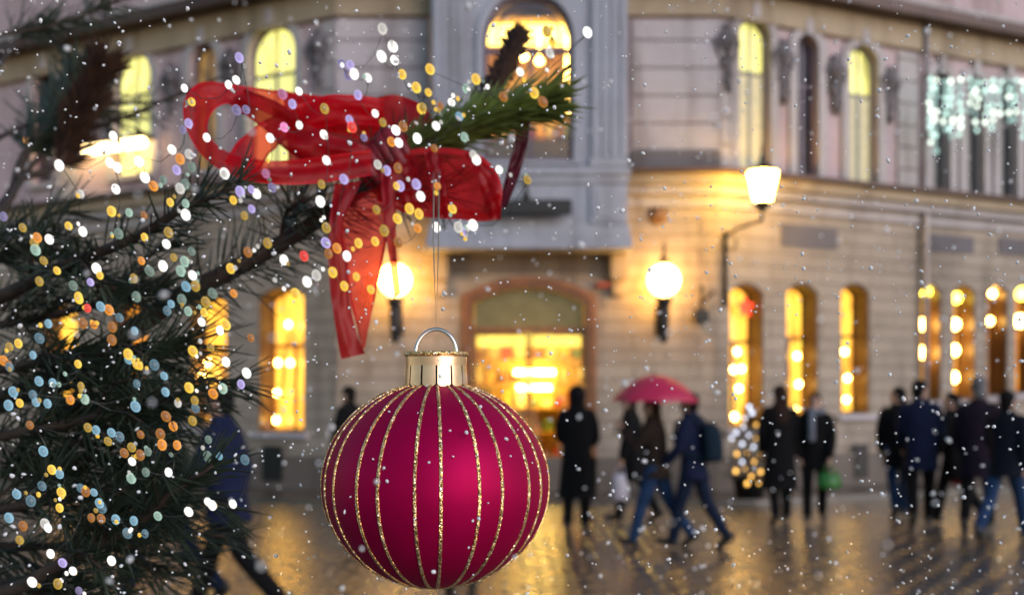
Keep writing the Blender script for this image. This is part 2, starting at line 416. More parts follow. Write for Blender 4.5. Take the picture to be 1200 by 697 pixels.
# --- bay over the door
by0 = BAY.sz(620, 290)[1]
b = MB(); BAY.sheet(b, [rect(0, BW, by0, TOP - .2), BH], -.28, 0)
BAY.box(b, 0, .2, by0, TOP - .2, -.597, -.283); BAY.box(b, BW - .2, BW, by0, TOP - .2, -.597, -.283)
BAY.box(b, .2, BW - .2, by0, by0 + .25, -.597, -.283)
bay = b.build('bay', M['bay'], BLD)
def zB(py): return BAY.sz(620, py)[1]
b = MB()
BAY.box(b, -.07, BW + .07, by0 - .03, zB(278), -.58, .10); BAY.box(b, -.04, BW + .04, zB(278), zB(264), -.58, .06)
BAY.box(b, -.05, BW + .05, zB(206), zB(197), -.58, .09); BAY.box(b, -.03, BW + .03, zB(215), zB(206), -.58, .045)
b.build('moulding', M['bay'], bay, bevel=.012)
for q0, q1 in ((507, 545), (692, 735)):
    a0, a1 = BAY.s_of(q0), BAY.s_of(q1); b = MB()
    BAY.box(b, a0, a1, zB(197) + .003, TOP - .3, .003, .05)
    k = 4
    for i in range(k):
        c0 = a0 + (a1 - a0) * (i + .25) / k; BAY.box(b, c0, c0 + (a1 - a0) * .5 / k, zB(185), TOP - .5, .05, .075)
    BAY.box(b, a0 - .02, a1 + .02, zB(196), zB(187), .003, .09)
    BAY.box(b, a0, a1, zB(262), zB(217), .003, .05); BAY.box(b, a0 + .08, a1 - .08, zB(256), zB(222), .05, .07)
    b.build('pilaster', M['bay'], bay)
b = MB(); BAY.sheet(b, [arch(bs0 - .1, bs1 + .1, bzb - .06, bzt + .1, 9), arch(bs0, bs1, bzb + .003, bzt, 9)], .003, .06); b.build('surround', M['bay'], bay)
fr = MB(); BAY.sheet(fr, [BH, grow(BH, -.075)], -.16, -.06)
tz = zB(58); cm = BAY.s_of(622)
BAY.box(fr, bs0 + .05, bs1 - .05, tz - .045, tz + .045, -.15, -.066); BAY.box(fr, cm - .03, cm + .03, bzb + .05, tz - .045, -.14, -.075)
bw = fr.build('window', M['purplewood'], BLD)
p = MB(); BAY.sheet(p, [grow(BH, -.05)], -.125, -.12); p.build('pane', M['glass'], bw)
b = MB(); BAY.sheet(b, [arch(bs0 + .2, bs1 - .2, tz + .15, bzt - .16, 9), arch(bs0 + .23, bs1 - .23, tz + .16, bzt - .2, 9)], -.135, -.095); b.build('glazing_bar', M['purplewood'], bw)
# room behind the bay window
room = empty('upper_room', (0.27, 18.5, 4.5)); room.parent = BLD; room.matrix_parent_inverse = parent_world(BLD).inverted()
r0, r1, rz0, rz1 = 1.61 + bs0 - .8, 1.61 + bs1 + .8, bzb - .35, bzt + .3
rb = MB()
MID.box(rb, r0, r1, rz0, rz1, -4.0, -3.9); MID.box(rb, r0 - .1, r0, rz0, rz1, -3.9, -.41); MID.box(rb, r1, r1 + .1, rz0, rz1, -3.9, -.41)
MID.box(rb, r0, r1, rz1, rz1 + .1, -3.9, -.41); MID.box(rb, r0, r1, rz0 - .1, rz0, -3.9, -.41)
rb.build('room_wall', M['shop_wall'], room)
for q, (px, py, rr) in enumerate(((613, 66, .09), (632, 72, .07), (598, 78, .06), (664, 128, .10))):
    pz = at(px, py, 19.2)
    lb = MB(); lb.ball(pz, (rr, rr, rr * .8)); lb.tube([pz + Vector((0, 0, rr * .7)), Vector((pz.x, pz.y, rz1))], .012, 6)
    lb.build('room_lamp', M['bulb_warm'], room, True)
for k, (py0, py1, mm) in enumerate(((186, 166, 'shop_dark'), (160, 152, 'shop_shelf'), (146, 140, 'shop_dark'))):
    sb = MB(); z0 = at(620, py0, 20.0).z; z1 = at(620, py1, 20.0).z
    MID.box(sb, r0 + .05, r1 - .05, z0, z1, -3.2 - k * .25, -2.9 - k * .25); sb.build('cabinet', M[mm], room)
for k in range(9):
    gb = MB(); c = at(578 + k * 11, 158, 20.2); gb.lathe([(.05, -.12), (.08, 0), (.05, .12), (.025, .15), (.03, .22)], 10, c); gb.build('vase', GOODS[k % 5], room, True)

# shop behind the door
shop = empty('shop_interior', (0.27, 19.3, 0)); shop.parent = BLD; shop.matrix_parent_inverse = parent_world(BLD).inverted()
q0, q1 = ds0 - 1.2, ds1 + 1.2
rb = MB(); D_ = 4.4
MID.box(rb, q0, q1, .02, 3.9, -D_ - .1, -D_); MID.box(rb, q0 - .1, q0, .02, 3.9, -D_, -.41); MID.box(rb, q1, q1 + .1, .02, 3.9, -D_, -.41)
MID.box(rb, q0, q1, 3.9, 4.0, -D_, -.41); MID.box(rb, q0, q1, .005, .025, -D_, -.41)
rb.build('room_wall', M['shop_wall'], shop)
for px0, px1, py, d in ((606, 648, 397, 19.6), (603, 650, 436, 20.8), (606, 646, 454, 20.9)):
    lb = MB(); a, c = at(px0, py, d), at(px1, py, d)
    lb.tube([a, c], .05, 10)
    lb.build('light_bar', M['shop_bar'], shop, True)
for k, dn in enumerate((-1.6, -3.2)):
    lb = MB(); MID.box(lb, q0 + .6, q1 - .6, 3.84, 3.88, dn - .5, dn + .1); lb.build('added_fill_panel', M['room_glow'], shop)  # unseen panel added overhead to brighten the shop
lb = MB(); MID.box(lb, r0 + .5, r1 - .5, rz1 - .06, rz1 - .02, -2.6, -1.6); lb.build('added_fill_panel', M['room_glow'], room)  # another unseen panel, added to brighten the room behind the bay
lb = MB(); a, c = at(556, 405, 19.3), at(684, 388, 19.3); lb.box((a + c) / 2, (c.x - a.x + .4, .3, c.z - a.z)); lb.build('light_soffit', M['shop_glow'], shop)
for k in range(5):
    z = .35 + k * .5
    sb = MB(); MID.box(sb, q0 + .05, q1 - .05, z, z + .05, -D_ + .005, -D_ + .42); sb.build('shelf', M['shop_shelf'], shop)
    x = q0 + .15
    while x < q1 - .25:
        ww = random.uniform(.1, .26); hh = random.uniform(.14, .38); gb = MB()
        c = MID.P(x + ww / 2, z + .053 + hh / 2, -D_ + .22)
        if random.random() < .5: gb.box(c, (ww, .22, hh))
        else: gb.lathe([(ww * .3, -hh / 2), (ww * .45, -hh * .1), (ww * .35, hh * .25), (ww * .15, hh * .4), (ww * .18, hh / 2)], 12, c)
        gb.build('goods', random.choice(GOODS), shop, False)
        x += ww + random.uniform(.02, .1)
cb = MB(); MID.box(cb, q0 + .2, q0 + 1.7, .03, .9, -3.3, -2.7); MID.box(cb, q0 + .15, q0 + 1.75, .903, .96, -3.35, -2.65); cb.build('counter', M['shop_shelf'], shop, bevel=.01)
# --- entrance door
fr = MB(); outer = arch(ds0, ds1, .02, dzt, .30); inner = arch(ds0 + .12, ds1 - .12, .02, dzt - .12, .26)
def open_bottom(o, i): return [o[0]] + [i[0]] + list(reversed(i[2:])) + [i[1]] + [o[1]] + o[2:]
fl = open_bottom(outer, inner); MID.sheet(fr, [fl], -.3, .03)
o2 = arch(ds0 - .07, ds1 + .07, .02, dzt + .07, .32); MID.sheet(fr, [open_bottom(o2, arch(ds0 + .04, ds1 - .04, .02, dzt - .04, .29))], .033, .07)
tz = MID.sz(620, 386)[1]
MID.box(fr, ds0 + .121, ds1 - .121, tz - .05, tz + .05, -.26, -.1)
door = fr.build('doorway', M['wood'], BLD)
p = MB(); MID.sheet(p, [arch(ds0 + .13, ds1 - .13, tz + .055, dzt - .125, .255)], -.19, -.18); p.build('fanlight', mat('olive fanlight glass', (.14, .11, .05), .12, 0, .3, 3, 0, emis=(.5, .34, .06), estr=.05), door)
for a0, a1 in ((ds0 + .125, (ds0 + ds1) / 2 - .01), ((ds0 + ds1) / 2 + .01, ds1 - .125)):
    lf = MB(); MID.sheet(lf, [rect(a0, a1, .05, tz - .055), rect(a0 + .05, a1 - .05, .22, tz - .09)], -.215, -.16)
    leaf = lf.build('door_leaf', M['wood'], door)
    p = MB(); MID.sheet(p, [rect(a0 + .04, a1 - .04, .21, tz - .08)], -.19, -.185); p.build('pane', M['glass'], leaf)
    h = MB(); hx = a1 - .025 if a0 < (ds0 + ds1) / 2 - .3 else a0 + .025
    h.tube([MID.P(hx, .95, -.155), MID.P(hx, .95, -.10), MID.P(hx, 1.25, -.10), MID.P(hx, 1.25, -.155)], .012, 8); h.build('handle', mat('brass', (.6, .4, .12), .25, 1), leaf, True)
# consoles and dark panel between door and bay
for q0_, q1_ in ((506, 526), (714, 734)):
    b = MB(); a0, a1 = MID.s_of(q0_), MID.s_of(q1_)
    MID.box(b, a0, a1, 3.55, by0 - .035, .003, .22); MID.box(b, a0 + .03, a1 - .03, 3.3, 3.547, .003, .12); b.build('console', M['ochre'], BLD, bevel=.02)
b = MB(); a0, a1 = MID.s_of(530), MID.s_of(709); MID.sheet(b, [rect(a0, a1, MID.sz(620, 321)[1], MID.sz(620, 296)[1])], .003, .03); b.build('panel', M['plinth'], BLD)  # shade under the bay put into the panel's dark colour
# --- string course, frieze, cornice, plinth, pavement
def corner_pts(n):
    """outline of the street front pushed out by n, from far left to far right"""
    A = LEFT.P(16, 0, n); E = RIGHT.P(16, 0, n)
    def meet(f, g):
        p, d = f.O + f.n * n, f.u; q, e = g.O + g.n * n, g.u
        det = d.x * -e.y + e.x * d.y; r = q - p
        t = (r.x * -e.y + e.x * r.y) / det
        return p + d * t
    return [A, meet(LEFT, MID), meet(RIGHT, MID), E]
def band(name, z0, z1, n0, n1, m, parent=BLD, kind=None):
    o_, i_ = corner_pts(n1), corner_pts(n0); vs = []; fs = []
    for a, b in zip(o_, i_):
        for p, z in ((a, z0), (a, z1), (b, z1), (b, z0)): vs.append(Vector((p.x, p.y, z)))
    for k in range(3):
        for j in range(4): fs.append((k * 4 + j, k * 4 + (j + 1) % 4, (k + 1) * 4 + (j + 1) % 4, (k + 1) * 4 + j))
    fs += [(0, 1, 2, 3), (15, 14, 13, 12)]
    b = MB(); b.add(vs, fs); o = b.build(name, m, parent)
    if kind: o['kind'] = kind
    return o
band('gutter', 5.30, 5.37, .003, .42, M['gutter'])
band('string_course', 5.12, 5.297, .003, .30, M['ochre'])
band('string_course', 4.98, 5.117, .003, .20, M['trim'])
band('string_course', 4.78, 4.977, .003, .06, M['trim'])
band('frieze', 7.95, 8.42, .003, .10, M['ochre'])
band('cornice', 8.423, 8.62, .003, .45, M['gutter'])
band('cornice', 8.623, 8.8, .003, .25, M['trim'])
band('roof_cornice', 10.9, 11.25, .003, .6, M['trim'])
band('plinth', .0, .62, .003, .07, M['plinth'])
tag(band('pavement', .0, .06, .073, 1.5, mat('wet paving slabs', (.06, .055, .05), .22, 0, .35, 3, .4, .01, spec=.8), None), kind='structure')
# roof
rp = corner_pts(.3); back = [Vector((p.x * .6, p.y + 8, 0)) for p in rp]
b = MB(); vs = [Vector((p.x, p.y, 11.253)) for p in rp] + [Vector((p.x, p.y, 14.5)) for p in back]
b.add(vs, [(0, 1, 5, 4), (1, 2, 6, 5), (2, 3, 7, 6)]); b.build('roof', M['roof'], BLD)
# rusticated piers on the corner, quoins further along
def pier(face, s0, s1, z0, z1, m, row=.46, n=.05):
    b = MB(); z = z0
    while z < z1 - .05:
        face.box(b, s0, s1, z, min(z + row - .02, z1), .003, n); z += row
    return b.build('pier', m, BLD, bevel=.012)
pr0, pr1 = MID.s_of(740), MIDW + .03
pier(MID, pr0, pr1, 5.72, 7.9, M['pier']); pier(MID, -.03, MID.s_of(503), 5.72, 7.9, M['pier'])
b = MB(); MID.box(b, pr0 - .03, pr1 + .03, 5.375, 5.70, .003, .12); b.build('pier_base', M['ornament'], BLD, bevel=.02)
b = MB(); MID.box(b, -.06, MID.s_of(506), 5.375, 5.70, .003, .12); b.build('pier_base', M['ornament'], BLD, bevel=.02)
pier(RIGHT, .03, .28, 5.375, 7.9, M['trim'])
pier(LEFT, .03, .28, 5.375, 7.9, M['trim'])
pier(RIGHT, RIGHT.s_of(1050), RIGHT.s_of(1074), 5.375, 7.9, M['trim'], .4)
pier(LEFT, LEFT.s_of(92), LEFT.s_of(64), 5.375, 7.9, M['trim'], .4)
b = MB(); x = RIGHT.s_of(1079); b.tube([RIGHT.P(x, .15, .12), RIGHT.P(x, 4.6, .13), RIGHT.P(x, 8.4, .14)], .05, 10)
for z in (1, 2.2, 3.4, 4.4, 6.4, 7.5): b.tube([RIGHT.P(x, z - .03, .12 if z < 5 else .16), RIGHT.P(x, z + .03, .12 if z < 5 else .16)], .065, 10)
b.build('drainpipe', M['pipe'], BLD, True)
# hanging relief ornaments between the upper windows
def ornament(face, px, y0, y1):
    s, zt = face.sz(px, y0); zb = face.sz(px, y1)[1]; h = zt - zb
    b = MB(); B3 = Matrix((face.u, face.n, Vector((0, 0, 1)))).transposed()
    b.ball(face.P(s, zt - .22 * h, .07), (.15, .07, .2 * h), M=B3); b.ball(face.P(s, zt - .24 * h, .12), (.07, .06, .1 * h), M=B3)
    b.ball(face.P(s, zt - .02 * h, .06), (.1, .06, .07 * h), M=B3)
    for q, (k, rr) in enumerate(((.48, .10), (.6, .13), (.73, .105), (.85, .075), (.95, .05))): b.ball(face.P(s + .02 * (-1) ** q, zt - k * h, .06), (rr, .06, .08 * h), M=B3)
    for sg in (-1, 1):
        b.tube([face.P(s + sg * .12, zt - .1 * h, .05), face.P(s + sg * .22, zt - .25 * h, .06), face.P(s + sg * .17, zt - .45 * h, .05), face.P(s + sg * .09, zt - .55 * h, .05)], [.03, .045, .035, .02], 8)
    b.build('relief_ornament', M['ornament'], BLD, True)
for q in ((850, 32, 108), (915, 50, 122), (977, 68, 134), (1040, 82, 144)): ornament(RIGHT, *q)
for q in ((375, 38, 104), (272, 60, 120), (203, 78, 134)): ornament(LEFT, *q)
for px0, px1, y0, y1 in ((915, 980, 262, 288), (1085, 1140, 274, 294), (1170, 1215, 278, 297)):
    b = MB(); a0, z1 = RIGHT.sz(px0, y0); a1, _ = RIGHT.sz(px1, y0); z0 = RIGHT.sz(px0, y1)[1]
    RIGHT.sheet(b, [rect(a0, a1, z0, z1)], .003, .025); b.build('panel', M['ornament'], BLD)
for face, px0, px1 in ((LEFT, 312, 334), (RIGHT, 998, 1013), (RIGHT, 905, 918), (LEFT, 238, 255)):
    b = MB(); a0, a1 = sorted((face.s_of(px0), face.s_of(px1))); face.box(b, a0, a1, .18, .78, .075, .10); b.build('cellar_grate', M['iron'], BLD)

# ------------------------------------------------------------------ lamps and small things on the facade
def globe_lamp(px, label):
    d = 16.62; c = at(px, 328, d); t = tag(empty('globe_lamp', (c.x, 17.1, c.z - 1)), label, 'wall lamp', 'globe lamps beside the entrance')
    b = MB(); b.ball(c, .258, 24, 16); b.build('globe', M['lamp_globe'], t, True)
    b = MB(); b.lathe([(.10, -.27), (.14, -.3), (.13, -.36), (.09, -.42), (.10, -.5), (.085, -.75), (.065, -.95), (.03, -1.03)], 14, c)
    b.tube([c + Vector((0, 0, -.45)), c + Vector((0, .25, -.5)), c + Vector((0, .47, -.5))], .03, 8)
    b.tube([c + Vector((0, 0, -.85)), c + Vector((0, .47, -.8))], .022, 8); b.box(c + Vector((0, .455, -.62)), (.14, .04, .5)); b.build('bracket', M['iron'], t, True)
    b = MB(); b.lathe([(.09, .24), (.1, .28), (.05, .31), (.06, .36), (.025, .4), (.03, .48), (.01, .6)], 12, c); b.build('finial', M['iron'], t, True)
globe_lamp(463, 'round white globe lamp left of the shop door, just below the red bow')
globe_lamp(778, 'round white globe lamp right of the shop door, above the crimson umbrella')
wp = RIGHT.P(RIGHT.s_of(848), 0, 0); lz = at(897, 222, 16.3)
t = tag(empty('street_lantern', (wp.x, wp.y, 3.3)), 'glowing tapered street lantern on an iron scroll bracket at the building corner', 'lantern')
c = wp + RIGHT.n * 1.05; c.z = lz.z
def square_loft(mb, rings, c, rot):
    vs = []
    for r, z in rings:
        for k in range(6): vs.append(Vector((c.x + r * math.cos(rot + k * math.pi / 3), c.y + r * math.sin(rot + k * math.pi / 3), c.z + z)))
    n = len(rings); mb.add(vs, [(i * 6 + k, i * 6 + (k + 1) % 6, (i + 1) * 6 + (k + 1) % 6, (i + 1) * 6 + k) for i in range(n - 1) for k in range(6)] + [tuple(range(5, -1, -1)), tuple((n - 1) * 6 + k for k in range(6))])
b = MB(); square_loft(b, [(.16, -.22), (.27, .20), (.24, .24)], c, .3); b.build('lantern_glass', M['lamp_lantern'], t)
b = MB(); square_loft(b, [(.265, .243), (.21, .285), (.09, .37), (.045, .40), (.05, .48), (.02, .54), (.032, .6), (.008, .74)], c, .3)
square_loft(b, [(.08, -.34), (.17, -.26), (.17, -.223)], c, .3)
for k in range(6):
    a = .3 + k * math.pi / 3; dv = Vector((math.cos(a), math.sin(a), 0)); b.tube([c + dv * .165 + Vector((0, 0, -.22)), c + dv * .277 + Vector((0, 0, .21))], .009, 5)
b.build('lantern_cap', M['iron'], t)
b = MB(); w0 = wp + RIGHT.n * .06; z0 = c.z - .62
b.tube([w0 + Vector((0, 0, z0 - 1.15)), w0 + Vector((0, 0, z0 + .08))], .035, 8)
b.tube([Vector((w0.x, w0.y, z0)), Vector((w0.x, w0.y, z0)) + RIGHT.n * .35 + Vector((0, 0, .08)), Vector((c.x, c.y, z0 + .12)), Vector((c.x, c.y, c.z - .3))], .028, 8)
sp = []
for i in range(15): a = i / 14 * 4.6; r_ = .2 * (1 - i / 22); sp.append(Vector((w0.x, w0.y, z0 - .12)) + RIGHT.n * (.2 + r_ * math.cos(a + 2.4)) + Vector((0, 0, r_ * math.sin(a + 2.4))))
b.tube(sp, .017, 6); b.build('scroll_bracket', M['iron'], t, True)

pq = at(771, 252, 17.06); b = MB(); B3 = Matrix(((1, 0, 0), (0, 0, 1), (0, 1, 0)))
b.ball(pq, (.155, .155, .035), 24, 8, M=B3); b.ball(pq + Vector((0, -.02, 0)), (.11, .11, .03), 24, 8, M=B3)
t = b.build('plaque', M['plaque'], None, True, origin=pq); tag(t, 'round brown plaque on the wall high above the right globe lamp', 'plaque')
c = at(826, 352, 17.0); t = tag(empty('flag_holder', c), 'small dark forked flag holder on a box, on the pier right of the door', 'flag holder')
b = MB(); b.box(c + Vector((-.05, .02, -.25)), (.22, .16, .2)); b.build('mounting_box', M['blackbox'], t, bevel=.015)
b = MB(); b.tube([c + Vector((-.05, 0, -.15)), c + Vector((-.05, -.02, .25))], .028, 8); b.tube([c + Vector((-.05, -.02, -.05)), c + Vector((.06, -.12, .08)), c + Vector((.14, -.14, .14))], .026, 8); b.build('fork', M['iron'], t, True)
c = at(706, 334, 17.05); b = MB(); b.box(c, (.24, .1, .09)); b.box(c + Vector((0, -.06, 0)), (.18, .02, .05)); t = b.build('alarm_box', M['redbox'], None, origin=c, bevel=.008); tag(t, 'small red brown box on the wall at the top right of the door arch', 'alarm box')
c = at(622, 243, 16.25); t = tag(empty('floodlight', c), 'long black floodlight box mounted under the bay window', 'floodlight')
b = MB(); b.box(c, (1.3, .2, .23)); b.build('housing', M['blackbox'], t, bevel=.02)
b = MB(); b.tube([c + Vector((-.07, .03, .11)), c + Vector((-.07, .06, .5)), c + Vector((-.07, .25, .52))], .035, 8); b.ball(c + Vector((-.07, .03, .17)), .07); b.build('stem', M['iron'], t, True)
s, z = LEFT.sz(119, 174, .3); t = tag(empty('tube_light', LEFT.P(s, z, .1)), 'long bright warm tube light on the wall behind the left branches', 'tube light')
a0, a1 = LEFT.s_of(168, .3), LEFT.s_of(70, .3)
b = MB(); b.tube([LEFT.P(a0, z, .3), LEFT.P(a1, z, .3)], .085, 10); b.build('tube', M['lamp_tube'], t, True)
b = MB(); LEFT.box(b, a0 - .05, a1 + .05, z + .09, z + .15, .05, .36)
for a in (a0 + .2, a1 - .2): LEFT.box(b, a - .03, a + .03, z + .153, z + .25, .005, .3)
b.build('holder', M['iron'], t)
s, z = LEFT.sz(40, 166, .25); c = LEFT.P(s, z, .25); t = tag(empty('wall_lamp', c), 'small orange wall lamp at the far left behind the pine', 'wall lamp')
b = MB(); b.ball(c, (.16, .14, .09)); b.build('shade', M['lamp_orange'], t, True)
b = MB(); b.tube([c + Vector((0, 0, .08)), c + Vector((0, 0, .2)), LEFT.P(s, z + .22, .02)], .02, 6); b.build('arm', M['iron'], t, True)

# bulbs hanging in the ground floor windows
def win_string(face, px, pts, lab, m='bulb_warm', r=.05):
    t = tag(empty('window_lights', face.P(face.s_of(px), 3.2, -.2)), lab, 'string lights', 'bulb strings in the ground floor windows')
    P = [face.P(*face.sz(a, b_, -.22), -.22) for a, b_, *_ in pts]
    wv = MB(); wv.tube([P[0] + Vector((0, 0, .3))] + P, .006, 5); wv.build('cord', M['iron'], t)
    for p, q in zip(P, pts):
        b = MB(); b.ball(p, (r, r, r * 1.15)); b.build('bulb', M[q[2]] if len(q) > 2 else M[m], t, True)
win_string(RIGHT, 865, [(864, 412), (869, 432), (860, 433), (866, 455), (861, 488)], 'cluster of warm bulbs in the ground floor window above the little tree')
win_string(RIGHT, 935, [(934, 417), (936, 450), (932, 480)], 'warm bulbs in the arched window behind the pair in black')
win_string(RIGHT, 993, [(990, 412), (993, 443), (992, 468)], 'warm bulbs in the arched window just left of the drainpipe')
win_string(RIGHT, 1084, [(1085, 341, 'bulb_yellow'), (1079, 380), (1079, 413)], 'three large bulbs in the first window right of the drainpipe', r=.1)
win_string(RIGHT, 1120, [(1121, 349, 'bulb_yellow'), (1119, 380), (1118, 410), (1117, 442)], 'four bulbs one below another in the second window right of the drainpipe', r=.09)
win_string(RIGHT, 1160, [(1163, 344), (1160, 376)], 'two faint bulbs in the orange window near the right edge', r=.06)
win_string(RIGHT, 1196, [(1197, 344, 'bulb_yellow'), (1195, 376)], 'big yellow bulb in the ground floor window at the right edge', r=.11)
win_string(LEFT, 330, [(326, 425), (340, 425), (325, 460), (324, 492), (338, 380)], 'warm bulbs in the gold window left of the bauble cap')
win_string(LEFT, 243, [(244, 425), (238, 440)], 'warm bulbs in the gold window behind the navy walker')
c = RIGHT.P(*RIGHT.sz(873, 360, -.2), -.2); t = tag(empty('paper_star', c), 'glowing red paper star in the ground floor window under the street lantern', 'paper star')
b = MB(); vs = []
for k in range(10):
    a = k * math.pi / 5; r_ = .2 if k % 2 == 0 else .1
    vs.append(c + RIGHT.u * r_ * math.sin(a) + Vector((0, 0, r_ * math.cos(a))))
vs += [c + RIGHT.n * .07, c - RIGHT.n * .07]
b.add(vs, [(k, (k + 1) % 10, 10) for k in range(10)] + [((k + 1) % 10, k, 11) for k in range(10)]); b.build('star', M['bulb_red'], t)
b = MB(); b.tube([c + Vector((0, 0, .18)), c + Vector((0, 0, .4))], .006, 5); b.build('cord', M['iron'], t)

# icicle light curtain on the right wing
t = tag(empty('icicle_lights', RIGHT.P(5.5, 7.6, .5)), 'curtain of pale mint icicle lights hanging in front of the far right upper windows', 'icicle lights')
b = MB(); P0 = RIGHT.P(*RIGHT.sz(1086, 92, .6), .6); P1 = RIGHT.P(*RIGHT.sz(1225, 100, .6), .6)
b.tube([P0.lerp(P1, i / 8) + Vector((0, 0, -.05 * math.sin(math.pi * i / 8))) for i in range(9)], .008, 5)
b.tube([P0, RIGHT.P(*RIGHT.sz(1086, 85, 0), 0)], .008, 5); b.tube([P1, RIGHT.P(*RIGHT.sz(1225, 90, 0), 0)], .008, 5); b.build('cord', M['iron'], t)
lens = [9, 10, 7, 8, 8, 5, 7, 6, 7, 5, 6, 6, 8, 8]
for i, n in enumerate(lens):
    px = 1089 + i * 9.3 + random.uniform(-2, 2); s_ = MB(); y0 = 95 + random.uniform(-2, 3)
    P = [RIGHT.P(*RIGHT.sz(px + random.uniform(-2, 2), y0 + k * 9.2, .6), .6) for k in range(n)]
    s_.tube([P[0] + Vector((0, 0, .1))] + P, .004, 4); st = s_.build('strand', M['iron'], t)
    for p in P:
        bb = MB(); rr = random.uniform(.030, .046); bb.ball(p, (rr, rr, rr * 1.2), 8, 6); bb.build('bulb', random.choice([M['bulb_mint']] * 5 + [M['bulb_mintw']] * 4 + [M['bulb_mintd']] * 4), st, True)

# ------------------------------------------------------------------ people
def cloth(name, col, rough=.85):
    m, nt, b = new_mat(name); co = texco(nt)
    n = noise(nt, co, 5, 6, .65)
    lnk(nt, ramp(nt, n, [(.3, tuple(c * .7 for c in col)), (.7, tuple(min(1, c * 1.3) for c in col))]), b.inputs['Base Color'])
    b.inputs['Roughness'].default_value = rough; b.inputs['Specular IOR Level'].default_value = .2
    bump(nt, b, noise(nt, co, 9, 4, .5), .5, .03); return m
CL = {k: cloth('cloth ' + k, c, .95) for k, c in dict(black=(.0035, .0034, .0038), navy=(.006, .010, .032), walker=(.0065, .011, .036), dknavy=(.0035, .005, .012), jeans=(.014, .036, .09), dkjeans=(.006, .012, .030),
      grey=(.10, .095, .1), purple=(.012, .007, .015), scarf=(.14, .15, .18), brown=(.018, .012, .009), teal=(.004, .012, .022)).items()}
SKIN = mat('skin', (.46, .27, .19), .5, 0, .1, 8, .1)
HAIR = {k: mat('hair ' + k, c, .85, 0, .4, 30, .4, spec=.15) for k, c in dict(black=(.005, .0045, .0045), brown=(.022, .011, .007), grey=(.16, .155, .16)).items()}
LEATHER = mat('dark leather', (.012, .010, .009), .35)
EYEM = mat('eye', (.03, .02, .015), .1, 0, 0, 1, 0)
SMOKE = {}
